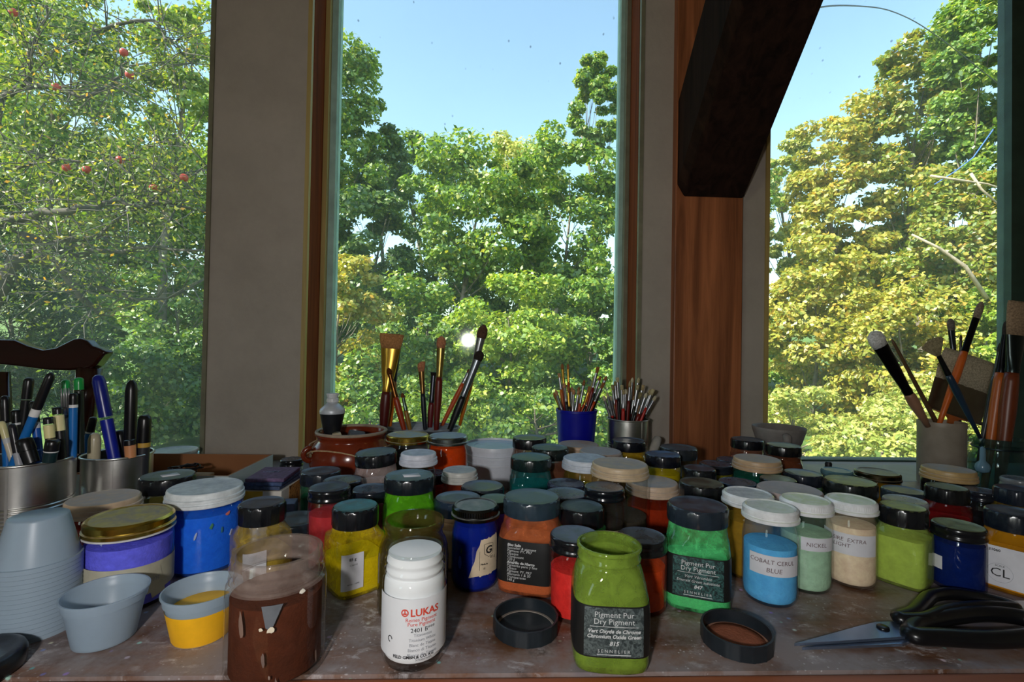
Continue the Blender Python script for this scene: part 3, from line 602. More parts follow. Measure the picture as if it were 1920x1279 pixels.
    if jid in ('sticker_black', 'leafgreen'):
        mesh('sticker', extrude([(-.009, -.006), (.010, -.007), (.009, .008), (-.010, .007)], .0004), M_PAPER, ld).location = (.002, -.002, lh-.0006)
    if jid == 'violet': mesh('sealing_ring', loft([(-.0016, d/2-.001), (-.0014, d/2+.0012), (0, d/2+.0012), (.0002, d/2-.001)], 64), pm('white_rubber_ring', (205, 205, 205), .5), ld, True, 40)
    JAR[jid] = (t, pr, h, d)

# ---- labels and lettering
def label(jid, u0, u1, z0, z1, mat, lines=(), ink=None, edge=None, name='label', extra=()):
    t, pr, h, d = JAR[jid]; s = Surf(pr, (z0+z1)/2)
    lb = mesh(name, s.patch(u0, u1, z0, z1, .0004, 36, edge), mat, t)
    if lines: mesh('lettering', s.text(lines), ink, lb, False)
    for pts, w, mt in extra: mesh('printed_mark', s.stroke(pts, w), mt, lb, False)
    return lb, s
C_, L_ = 'CENTER', 'LEFT'
# open green jar 815
def senn_front(jid, lines, mar, h, hw):
    lab, s = label(jid, -.058, .058, h*.155, h*.155+.039, M_BLKLABEL)
    z0 = h*.155+.0012; z1 = h*.155+.038
    fr = mesh('label_panel', s.patch(-hw, hw, z0, z1, .0006, 24), mar, JAR[jid][0])
    mesh('lettering', s.text(lines, .0009), M_WINK, fr, False)
    mesh('printed_rule', join(s.patch(-.018, .018, z1-.0143, z1-.0139, .0009, 12), s.patch(-.0125, .0125, z0+.0012, z0+.0018, .0009, 12)), M_WINK, fr, False)
    return s, lab, z0, z1
z1 = .155*JAR['green815'][2]+.038
s, lab, za, zb = senn_front('green815', [('Pigment Pur', .0060, 0, z1-.0070, 0, 0, C_), ('Dry Pigment', .0060, 0, z1-.0122, 0, 0, C_), ('Vert Oxyde de Chrome', .0040, 0, z1-.0188, .25, .00012, C_), ('Chromium Oxide Green', .0040, 0, z1-.0228, .25, .00012, C_), ('815', .0046, 0, z1-.0283, .25, .00012, C_), ('S E N N E L I E R', .0034, 0, z1-.0337, 0, 0, C_)], M_MARBLE_GREY, JAR['green815'][2], .0225)
for k in range(11):
    v, f = text2d('SENN'[k % 4]*2, .0034)
    mesh('lettering', ([s.pt(.0305+yy*.9, za+.003+k*.0030+xx*.0+xx, .0007) for xx, yy, _ in v], f), M_WINK, lab, False)
z1 = .155*JAR['emerald847'][2]+.038
senn_front('emerald847', [('Pigment Pur', .0060, 0, z1-.0070, 0, 0, C_), ('Dry Pigment', .0060, 0, z1-.0122, 0, 0, C_), ('Vert V\u00e9ron\u00e8se', .0040, 0, z1-.0188, .25, 0, C_), ('Emerald Green substitute', .0036, 0, z1-.0228, .25, 0, C_), ('847', .0046, 0, z1-.0283, .25, .0001, C_), ('S E N N E L I E R', .0034, 0, z1-.0337, 0, 0, C_)], M_MARBLE_GREEN, JAR['emerald847'][2], .0225)
# black text label
tl = ['Bleu Selin', 'Sennelier & pigment', 'Pigment: PY, PR7', 'Opaque', 'Composant', '120 g', 'Amarillo de Hierro', 'Pigmento puro y fino', 'Opaco', 'Pigment: PY, PR7', 'Alemania 1 & 20', 'Transparente', '140 g']
zz = .0135+.041
label('orange_text', -.056, .056, .0135, .0135+.042, M_BLKLABEL, [(q, .0036, -.0175, zz-.0045-i*.0029, .12, .00012 if i in (0, 6) else 0, L_) for i, q in enumerate(tl)], M_WINK)
# LUKAS
h = JAR['lukas'][2]
t_, pr_, h_, d_ = JAR['lukas']; s = Surf(pr_, h*.4)
lk = mesh('label', s.patch(-.036, .036, h*.14, h*.66, .0003, 40), pm('white_printed_label', (222, 225, 228), .5, 0, .02), t_)
mesh('lettering', s.text([('LUKAS', .0076, .0085, h*.515, 0, .00020, C_), ('Reines Pigment', .0040, .0060, h*.468, 0, 0, C_), ('Pure Pigment', .0040, .0060, h*.430, 0, 0, C_)]), M_RED, lk, False)
ring = [(-.0068+.0024*math.cos(a), h*.515+.0027+.0024*math.sin(a)) for a in [2*PI*i/20 for i in range(21)]]
mesh('printed_mark', join(s.stroke(ring, .0009), s.patch(-.0082, -.0054, h*.515+.0014, h*.515+.0024, .0006, 6), s.patch(-.0072, -.0064, h*.515+.0018, h*.515+.0048, .0006, 6)), M_RED, lk, False)
mesh('lettering', s.text([('2401 B***', .0046, .0070, h*.375, 0, 0, C_)]), M_INK, lk, False)
mesh('lettering', s.text([(q, .0033, .0070, h*.338-i*.0037, 0, 0, C_) for i, q in enumerate(['Titanweiss', 'Titanium White', 'Blanc de Titane', 'Bianco di Titanio', 'Blanco de Titanio', 'Titaanwit'])]), M_GREYINK, lk, False)
mesh('lettering', s.text([('FELD GMBH & CO. KG', .0032, 0, h*.15, 0, .0001, C_)]), M_INK, lk, False)
mesh('printed_mark', s.stroke([(-.019+.0018*math.cos(a), h*.30+.0022*math.sin(a)) for a in [2*PI*i/16 for i in range(13)]], .0007), M_INK, lk, False)
# handwritten paper strips
label('cobalt', -.019, .030, .032, .0515, M_PAPER, [('COBALT CERUL', .0058, .0025, .0435, .1, 0, C_), ('BLUE', .0062, .004, .0355, .1, 0, C_)], M_PENCIL)
label('nickel', -.004, .030, .046, .0595, M_PAPER, [('NICKEL', .0058, .0005, .0505, .1, 0, L_)], M_PENCIL)
label('peach', -.032, .026, .036, .0580, M_PAPER, [('SIRE  EXTRA', .0056, -.001, .0498, .1, 0, C_), ('LIGHT', .0056, -.008, .0438, .1, 0, C_)], M_PENCIL)
label('lime', -.034, -.022, .018, .050, M_PAPER)
label('navy', -.0245, -.013, .020, .034, M_PAPER)
label('yellow85', -.024, -.002, .010, .045, M_PAPER, [('85 g', .0040, -.013, .0385, 0, .0001, C_), ('C16H10', .0022, -.012, .0335, 0, 0, C_), ('40720 - 10890', .0020, -.012, .0150, 0, 0, C_)], M_INK)
label('glitter', -.026, -.004, .012, .044, M_PAPER)
t_, pr_, h_, d_ = JAR['cl']
lb, s = label('cl', -.018, .019, .006, .048, M_PAPER, [('21060', .0036, -.0100, .0425, 0, .00012, C_), ('CL', .0125, -.0060, .0165, 0, 0, C_), ('SCALE', .0026, -.006, .0270, 0, 0, C_)], M_INK)
mesh('printed_mark', s.stroke([(-.006+.0098*math.cos(a), .0205+.0098*math.sin(a)) for a in [2*PI*i/32 for i in range(33)]], .0002), M_GREYINK, lb, False)
label('red_ab', -.006, .016, .012, .036, M_PAPER)
label('black_y', -.024, .024, .008, .040, M_CREAM)
label('dk_t', -.030, .012, .006, .046, M_CREAM)
# torn cream label on ultramarine
rg = random.Random(4); jag = [rg.uniform(-.0012, .0012) for _ in range(60)]
def torn(fu, fz):
    u0 = -.0055 + .011*fz + jag[int(fz*18)]*.8
    return u0, .028, .020 - .003*(1-fu) + jag[20+int(fu*16)]*.6, .0545 + .003*fu + jag[40+int(fu*16)]*.6
sg = [(.0100, .040), (.0095, .0495), (.0150, .0502), (.0200, .0495), (.0200, .040), (.0150, .0365), (.0100, .040)]
label('ultramarine', -.005, .028, .020, .056, M_CREAM, [('G', .0105, .0145, .0403, .15, .0003, C_), ('u', .0055, .0178, .0415, .1, 0, L_), ('85 g', .0040, .0200, .0345, 0, 0, C_), ('Made in', .0024, .0060, .0292, 0, .0001, L_), ('*', .0060, .0100, .0225, 0, 0, C_)], M_INK, torn, extra=[(sg, .0005, M_INK), ([(.0050, .0280), (.0270, .0285)], .0003, M_INK), ([(.0050, .0318), (.0270, .0323)], .0003, M_INK), ([(.0050, .0240), (.0050, .0430)], .0003, M_INK)])
# masking tape around the violet jar
def tape(fu, fz): return -.070, .070, .014+.001*math.sin(fu*9), .042+.0012*math.sin(fu*5+1)
lb, s = label('violet', -.06, .06, .014, .042, M_TAPE, [('ack', .0085, -.004, .027, .15, 0, C_)], pm('faded_pencil', (130, 128, 118), .8), tape, name='masking_tape')
fp = mesh('tape_flap', s.patch(.016, .030, .006, .034, .0008, 10, lambda fu, fz: (.018-.006*fz, .031-.006*fz, .008+.003*fu, .034+.002*fu)), M_TAPE, JAR['violet'][0])
mesh('lettering', s.text([('mt', .0075, .0200, .024, .2, 0, C_)], .0012), M_GREYINK, fp, False)
# paint smears stuck on the bright blue jar, spots on the brown jar
def smear(jid, u, z, w, hgt, col, tilt=0, seed=1):
    t, pr, h, d = JAR[jid]; s = Surf(pr, z); r = random.Random(seed); V = []; n = 12
    for k in range(n):
        a = 2*PI*k/n; rr = r.uniform(.7, 1.15); x, y = w*rr*math.cos(a), hgt*rr*math.sin(a)
        V.append(s.pt(u + x*math.cos(tilt)-y*math.sin(tilt), z + x*math.sin(tilt)+y*math.cos(tilt), .0009))
    V.append(s.pt(u, z, .0012)); mesh('paint_smear', (V, [(k, (k+1) % n, n) for k in range(n)]), pm('dried_paint', col, .6), t)
smear('bluewhite', .022, .062, .0028, .0020, (214, 120, 110), .6, 2); smear('bluewhite', .006, .052, .0018, .0034, (60, 120, 90), -.3, 3)
smear('bluewhite', -.008, .044, .0011, .0052, (170, 190, 220), -.25, 4); smear('bluewhite', .026, .040, .0014, .0034, (190, 200, 220), -.4, 5); smear('bluewhite', .016, .046, .0011, .004, (50, 110, 130), 0, 6)
for k, (u, z, w, hh, c) in enumerate([(-.024, .050, .0016, .010, (120, 96, 84)), (-.008, .026, .0012, .006, (112, 92, 84)), (.0005, .0085, .0009, .004, (120, 100, 92)), (.030, .014, .001, .006, (110, 90, 80)), (-.004, .0135, .0007, .0016, (140, 120, 110))]): smear('brown_open', u, z, w, hh, c, .1, 20+k)
# grey label scrap with two cream chips inside the brown jar front
t_, pr_, h_, d_ = JAR['brown_open']; s = Surf(pr_, .05)
def scrap(fu, fz): return -.010+.003*(1-fz), .001+.003*fz-.003*(1-fz), .0470+.004*abs(fu-.4), .0640
mesh('torn_scrap', s.patch(-.01, .002, .048, .064, .0005, 8, scrap), pm('grey_paper_scrap', (96, 100, 106), .7), t_)
smear('brown_open', -.0035, .0470, .0032, .0022, (226, 214, 190), .2, 31); smear('brown_open', -.0100, .0480, .0015, .0012, (226, 214, 190), .2, 32)
smear('brown_open', .017, .068, .0022, .0013, (226, 220, 205), .2, 33)
smear('ultramarine', -.0155, .030, .0022, .0070, (40, 80, 190), 0, 34); smear('ultramarine', -.0140, .043, .0009, .0030, (40, 90, 70), 0, 35)

# ------------------------------------------------------------------ loose lids, cups, scissors
def open_lid(x, y, d, h, lbl, fillcol=None):
    t = thing('jar_lid', lbl, 'lid', (x, y, TOP)); R = d/2
    prof = [(0, R-.0014), (.0006, R), (h, R), (h, R-.0016), (.0022, R-.0018), (.0022, .0005)]
    kn = lambda i, k: (.0005 if (k % 6) < 1 and 1 <= i <= 2 else 0)
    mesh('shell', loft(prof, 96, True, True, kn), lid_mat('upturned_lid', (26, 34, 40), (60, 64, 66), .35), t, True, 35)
    mesh('sealing_liner', loft([(.0023, R-.0022), (.0030, R-.0022), (.0030, R-.0040), (.0024, R-.0044)], 64, False, False), pm('lid_liner', (120, 112, 104) if not fillcol else (150, 110, 92), .7), t, True, 40)
    if fillcol: mesh('pigment', loft([(.0024, R-.0045), (.0040, R-.0052), (.0050, R*.55), (.0046, .0005)], 48), powder(fillcol), t)
open_lid(.033, .429, .057, .0135, 'upturned empty black jar lid lying on the table')
open_lid(.213, .408, .057, .0135, 'upturned black jar lid holding brown pigment dust', (150, 92, 70))
t = thing('jar_lid', 'black rounded plastic lid lying beside the stack of cups', 'lid', (-.384, .374, TOP))
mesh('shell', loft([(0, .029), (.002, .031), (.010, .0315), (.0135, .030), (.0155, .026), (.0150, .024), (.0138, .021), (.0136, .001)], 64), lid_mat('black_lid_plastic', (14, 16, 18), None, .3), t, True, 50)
def cup_mat():
    t = NT('translucent_white_plastic'); d = t.n('ShaderNodeBsdfPrincipled'); d.inputs['Base Color'].default_value = (*lin((176, 194, 208)), 1); d.inputs['Roughness'].default_value = .35
    tl = t.n('ShaderNodeBsdfTranslucent'); tl.inputs[0].default_value = (.62, .72, .80, 1)
    tr = t.n('ShaderNodeBsdfTransparent'); nz = t.noise(30)
    tr.inputs[0].default_value = (.95, .97, 1, 1)
    a = t.shmix(.35, d.outputs[0], tl.outputs[0]); r = t.ramp(nz.outputs['Fac'], [(.3, (.18,)*3), (.7, (.26,)*3)])
    return t.done(t.shmix(r.outputs[0], a, tr.outputs[0]))
M_CUP = cup_mat()
def cup_vf(R=.0303, rb=.0215, h=.040, w=.0007):
    return loft([(0, rb*.93), (.001, rb), (.002, rb+.0002), (h-.0085, R-.0030), (h-.0080, R-.0018), (h-.002, R-.0012), (h-.0015, R), (h, R), (h, R-.0012), (h-.002, R-.0022), (h-.0075, R-.0027), (h-.0085, R-.0038), (.0022, rb-w), (.0012, rb-w*2), (.0012, .0005)], 56)
cv = cup_vf()
cme = None
def cup(x, y, z, lbl, flip=False, group=None):
    global cme
    if cme is None:
        o = mesh('plastic_cup', cv, M_CUP, None, True, 45); cme = o.data
    else:
        o = bpy.data.objects.new('plastic_cup', cme); COL.objects.link(o)
    o.location = (x, y, z); o.rotation_euler = (PI if flip else 0, 0, 0)
    return tag(o, lbl, 'cup', group)
sme = mesh('plastic_cup', loft([(0, .0190), (.0008, .0200), (.0016, .0203), (.0362, .0287), (.0366, .0302), (.0400, .0306), (.0400, .0302), (.0372, .0298), (.0368, .0283), (.0018, .0199), (.0012, .0194), (.0012, .0005)], 56), M_CUP, None, True, 45)
e_ = PLACES['cup_empty']; cup(e_[0], e_[1], TOP, 'small empty translucent plastic cup standing upright')
e_ = PLACES['cup_yellow']
yc = thing('plastic_cup', 'small translucent plastic cup filled with yellow paint', 'cup', (e_[0], e_[1], TOP))
o = bpy.data.objects.new('cup_shell', cme); link(o, yc)
mesh('yellow_paint', loft([(.0016, .0200), (.003, .0206), (.0245, .0250), (.0250, .0240), (.0246, .001)], 48), pm('yellow_paint', (250, 190, 20), .5, 0, .06), yc)
ym = pm('paint_coat_yellow', (246, 184, 26), .5, 0, .05)
mesh('paint_coat', loft([(.0005, .0212), (.0020, .0220), (.0270, .0269)], 56, False, False), ym, yc)
for k in range(16):
    o = sme if k == 0 else link(bpy.data.objects.new('plastic_cup', sme.data))
    o.location = (-.394, .437, TOP+.040+k*.0038); o.rotation_euler = (PI, 0, 0)
    tag(o, 'lowest upside down translucent cup resting its rim on the table' if k == 0 else 'upside down translucent plastic cup in the tall nested stack' if k < 15 else 'topmost upside down translucent cup closing the nested stack', 'cup', 'nested plastic cups')
# scissors, closed, lying flat
sc = thing('scissors', 'black handled scissors with a short steel blade on table', 'scissors', (.342, .415, TOP))
M_STEEL = pm('blade_steel', (150, 168, 196), .22, .9, .05)
M_BLKP = pm('glossy_black_plastic', (14, 15, 18), .28, 0, .1)
def loc(p, z): return (p[0]-.342, p[1]-.415, z)
bl = [(.256, .3955), (.300, .3990), (.345, .4030), (.366, .4050), (.374, .4160), (.368, .4270), (.352, .4265), (.330, .4200), (.296, .4085)]
mesh('blade', extrude([loc(p, 0)[:2] for p in bl], .0022), M_STEEL, sc, False).location = (0, 0, .0045)
bl2 = [(.262, .3945), (.310, .3965), (.352, .3985), (.372, .4060), (.378, .4250), (.366, .4310), (.345, .4180), (.300, .4040)]
mesh('blade', extrude([loc(p, 0)[:2] for p in bl2], .0022), M_STEEL, sc, False).location = (0, 0, .0018)
mesh('pivot_screw', loft([(.0067, .0050), (.0080, .0048), (.0086, .0040), (.0086, .0003)], 24), M_BLKP, sc).location = (.350-.342, .4165-.415, 0)
def smooth_loop(pts, n=8):
    out = []; N = len(pts)
    for i in range(N):
        p0, p1, p2, p3 = [Vector(pts[(i+k) % N]) for k in (-1, 0, 1, 2)]
        for j in range(n):
            f = j/n; out.append(.5*((2*p1)+(p2-p0)*f+(2*p0-5*p1+4*p2-p3)*f*f+(3*p1-p0-3*p2+p3)*f**3))
    return out
near = smooth_loop([loc(p, .0084) for p in [(.366, .4035), (.390, .4000), (.430, .3965), (.472, .4010), (.496, .4150), (.492, .4300), (.462, .4360), (.420, .4300), (.385, .4200)]])
far = smooth_loop([loc(p, .0105) for p in [(.372, .4250), (.392, .4330), (.415, .4480), (.440, .4640), (.468, .4680), (.492, .4560), (.500, .4420), (.470, .4440), (.430, .4370), (.395, .4240)]])
mesh('handle', tube(near, [.0082]*len(near), 12, True, .85), M_BLKP, sc)
mesh('handle', tube(far, [.0066]*len(far), 12, True, .85), M_BLKP, sc)
pp = mesh('paper_sheet', join(boxvf(.500, .62, .4325, .4735, TOP+.0002, TOP+.0007)), M_PAPER, smooth=False)
tag(pp, 'white paper sheet lying under the scissor handles', 'paper'); pp.location = (.012, 0, 0)

# ------------------------------------------------------------------ cans, crocks, cups that hold tools
M_TIN = pm('steel_can', (214, 214, 210), .30, 1.0, .08, 30)
def can(name, lbl, x, y, h, d, rib_from, rib_to, mat=M_TIN, cat='can'):
    t = thing(name, lbl, cat, (x, y, TOP)); R = d/2
    pr = [(0, R-.001), (.0008, R+.0003), (.003, R+.0003), (.004, R-.0006)]
    z = rib_from*h; n = int((rib_to-rib_from)*h/.0045); pr.append((z-.001, R-.0006))
    for k in range(n):
        pr += [(z, R-.0006), (z+.0011, R-.0016), (z+.0022, R-.0016), (z+.0033, R-.0006)]; z += .0045
    pr += [(h-.004, R-.0006)]
    body = pr + [(h-.003, R-.0016), (.0030, R-.0016), (.0030, .0005)]
    mesh('can_body', loft(body, 72), mat, t, True, 40)
    ring = [(R*math.cos(a), R*math.sin(a), h-.0022) for a in [2*PI*k/64 for k in range(64)]]
    mesh('rolled_rim', tube(ring, .0016, 8, True), mat, t)
    mesh('seam', boxvf(-.0012, .0012, -R-.0002, -R+.0008, .004, h-.004), mat, t, False).rotation_euler = (0, 0, math.radians(28))
    return t
q = PLACES['can_big']; can('steel_can', 'large ribbed steel can crammed with pens and markers', q[0], q[1], q[2], q[3], .08, .56)
q = PLACES['can_small']; can('steel_can', 'smaller steel can of pens beside cardboard box', q[0], q[1], q[2], q[3], .08, .42)
q = PLACES['tin']; can('tin_can', 'ribbed tin can packed with small paint brushes', q[0], q[1], q[2], q[3], .06, .62, pm('dull_tin', (190, 190, 184), .34, 1.0, .12, 30))
q = PLACES['bluecup']; R = q[3]/2; h = q[2]
t = thing('blue_cup', 'cobalt blue tapered plastic cup full of small brushes', 'cup', (q[0], q[1], TOP))
mesh('cup_body', loft([(0, R*.76), (.002, R*.78), (h-.006, R*.975), (h-.005, R), (h, R), (h, R-.0022), (h-.006, R-.0030), (.003, R*.78-.002), (.003, .0005)], 64), pm('cobalt_blue_plastic', (14, 18, 150), .3, 0, .06), t, True, 40)
q = PLACES['stoneware']; R = q[3]/2; h = q[2]
t = thing('stoneware_crock', 'straight grey stoneware crock holding brushes by the window', 'crock', (q[0], q[1], TOP))
mesh('crock_body', loft([(0, R*.95), (.003, R*.985), (h-.012, R*.985), (h-.010, R*1.0), (h-.002, R*1.0), (h, R*.985), (h, R*.93), (h-.002, R*.91), (.006, R*.90), (.006, .0005)], 64), pm('grey_brown_stoneware', (150, 138, 124), .45, 0, .10, 30), t, True, 40)
q = PLACES['bailjar']; R = q[3]/2; h = q[2]
t = thing('clasp_jar', 'blue green glass jar with wire clasp holding big brushes', 'jar', (q[0], q[1], TOP))
bg_ = glass_mat('blue_green_glass', (.62, .78, .76), (60, 84, 82), .22)
mesh('glass_body', loft([(0, R*.90), (.003, R*1.0), (.008, R*1.04), (h*.62, R*1.04), (h*.72, R*.98), (h*.78, R*.86), (h*.84, R*.84), (h*.90, R*.86), (h*.92, R*.99), (h*.98, R*1.0), (h, R*.97), (h, R*.88), (h*.92, R*.80), (h*.80, R*.80), (h*.70, R*.92), (h*.6, R*.97), (.010, R*.96), (.007, .0005)], 64), bg_, t, True, 50)
mw = pm('clasp_wire', (70, 84, 92), .3, 1.0, .05)
ring = [(R*.88*math.cos(a), R*.88*math.sin(a), h*.86) for a in [2*PI*k/48 for k in range(48)]]
mesh('neck_wire', tube(ring, .0012, 6, True), mw, t)
arc = [(R*.70*math.cos(a), -R*1.10, h*.30+R*.62*math.sin(a)) for a in [PI*k/16 for k in range(17)]]
mesh('wire_bail', tube([(R*.70, -R*1.08, h*.10)]+arc+[(-R*.70, -R*1.08, h*.10)], .0022, 8), pm('blue_clasp', (60, 80, 130), .3, .2, .05), t)
mesh('clasp_knob', loft([(0, .002), (.003, .0085), (.009, .010), (.015, .0085), (.020, .004), (.040, .0035), (.043, .001)], 20), pm('pale_blue_glass_knob', (96, 130, 150), .2, 0, .05), t).location = (-R*1.16, -R*.42, h*.52)
q = PLACES['crock']; R = q[3]/2; h = q[2]
t = thing('terracotta_crock', 'glossy brown glazed terracotta crock with lugs and string', 'crock', (q[0], q[1], TOP))
M_TERRA = pm('brown_glaze', (112, 42, 20), .18, 0, .15, 20)
mesh('crock_body', loft([(0, R*.80), (.003, R*.86), (.025, R*1.05), (.050, R*1.15), (h*.68, R*1.12), (h*.80, R*1.02), (h*.86, R*.94), (h*.90, R*.93), (h*.94, R*.97), (h*.97, R*1.0), (h, R*.985), (h, R*.93), (h*.93, R*.87), (h*.84, R*.87), (h*.6, R*1.05), (.03, R*.95), (.006, R*.8), (.006, .0005)], 72), M_TERRA, t, True, 50)
mesh('glazed_rim', tube([(R*.957*math.cos(a), R*.957*math.sin(a), h) for a in [2*PI*k/64 for k in range(64)]], .0030, 8, True), pm('pale_worn_rim', (150, 132, 112), .5, 0, .15), t)
lugs = []
for a in (-150, -62, 28, 118):
    a = math.radians(a); c = Vector((math.cos(a), math.sin(a), 0)); tg = Vector((-c.y, c.x, 0))
    pts = [c*(R*1.10) + tg*(.006*math.cos(f)) * 0 + Vector((0, 0, h*.66)) + c*(.012*math.sin(f)) + Vector((0, 0, .011*math.cos(f))) for f in [PI*k/8 for k in range(9)]]
    mesh('lug', tube(pts, .0048, 10), M_TERRA, t); lugs.append(c*(R*1.10+.0065)+Vector((0, 0, h*.665)))
sp = []
for i in range(4):
    a, b = lugs[i], lugs[(i+1) % 4]
    for k in range(6):
        f = k/6; p = a.lerp(b, f); rad = max(Vector((p.x, p.y)).length, R*1.10+.0045); pz = p.z + .012*math.sin(PI*f); n2 = Vector((p.x, p.y)).normalized()*rad
        sp.append((n2.x, n2.y, pz))
mesh('string', tube(sp, .0013, 6, True), pm('jute_string', (176, 146, 110), .9, 0, .2, 200), t)
# things standing in the crock
t = thing('paint_tube', 'black and white squeezed paint tube standing in terracotta crock', 'tube', (q[0]-.032, q[1]-.008, TOP+.0065))
mesh('tube_body', loft([(0, .004), (.030, .009), (.086, .012), (.098, .0150), (.1245, .0205)], 32, True, True), pm('black_tube_print', (26, 28, 32), .35, 0, .1), t, True, 50)
mesh('shoulder', loft([(.1247, .0208), (.1290, .0212), (.1325, .0200), (.1425, .0090)], 32), pm('silver_white_shoulder', (190, 194, 200), .4, .2, .05), t, True, 50)
mesh('cap', loft([(.1427, .0085), (.1450, .0105), (.1500, .0098), (.1510, .0085), (.1570, .0105), (.1590, .0098), (.1592, .001)], 24), pm('white_cap', (206, 208, 210), .4), t, True, 40)
t = thing('eraser', 'dark grey eraser block resting in terracotta crock', 'eraser', (q[0]+.012, q[1]-.020, TOP+.088))
o = mesh('block', boxvf(-.014, .014, -.009, .009, -.002, .014), pm('grey_rubber', (78, 80, 84), .8, 0, .12), t, False); bevel(o, .003); o.rotation_euler = (.35, .2, .4)
t = thing('wooden_stick', 'pale cream stick end poking from terracotta crock', 'stick', (q[0]-.012, q[1]-.012, TOP+.0065))
mesh('shaft', tube([(0, 0, 0), (-.006, -.010, .080), (-.007, -.013, .093)], [.008, .0095, .007], 12), pm('cream_stick', (196, 180, 150), .6, 0, .1), t)
# grey mortar
q = PLACES['mortar']; R = q[3]/2; h = q[2]
t = thing('mortar', 'grey tapered stone mortar on foot beside timber post', 'mortar', (q[0], q[1], TOP))
MG = pm('grey_mortar_stone', (128, 122, 118), .6, 0, .1, 40)
mesh('bowl', loft([(h*.40, R*.55), (h*.44, R*.62), (h*.70, R*.85), (h*.94, R*.99), (h*.985, R*1.0), (h, R*.985), (h*.985, R*.93), (h*.70, R*.76), (h*.50, R*.45), (h*.48, .0005)], 64), MG, t, True, 50)
mesh('foot', loft([(0, R*.92), (.004, R*.94), (.010, R*.93), (.016, R*.66), (h*.30, R*.60), (h*.385, R*.72), (h*.399, R*.70)], 64), MG, t, True, 50)
mesh('lug', tube([(-.012, -R*.86, h*.90), (-.012, -R*.98, h*.86), (-.012, -R*.98, h*.74), (-.012, -R*.80, h*.66)], [.007, .008, .008, .006], 10), MG, t)
# perforated brush tin
q = PLACES['brushtin']; h = q[2]
t = thing('brush_stand', 'low grey perforated brush stand holding ten brushes', 'stand', (q[0], q[1], TOP))
MB_ = pm('grey_stand_metal', (126, 130, 136), .4, .3, .08, 40)
rx, ryy = q[3]/2, .056
mesh('stand_body', loft([(0, rx*.93), (.003, rx*.95), (h-.012, rx*.95), (h-.010, rx), (h-.004, rx)], 64, True, False, None, ryy/rx), MB_, t, True, 40)
mesh('stand_rim', tube([(rx*math.cos(a), ryy*math.sin(a), h-.003) for a in [2*PI*k/64 for k in range(64)]], .0022, 8, True), MB_, t)
for yy in np.arange(-.048, .049, .008):
    xw = rx*math.sqrt(max(0, 1-(yy/ryy)**2))-.002
    mesh('coil_wire', tube([(-xw, yy, h-.004), (0, yy, h-.0035), (xw, yy, h-.004)], .0013, 6), MB_, t)

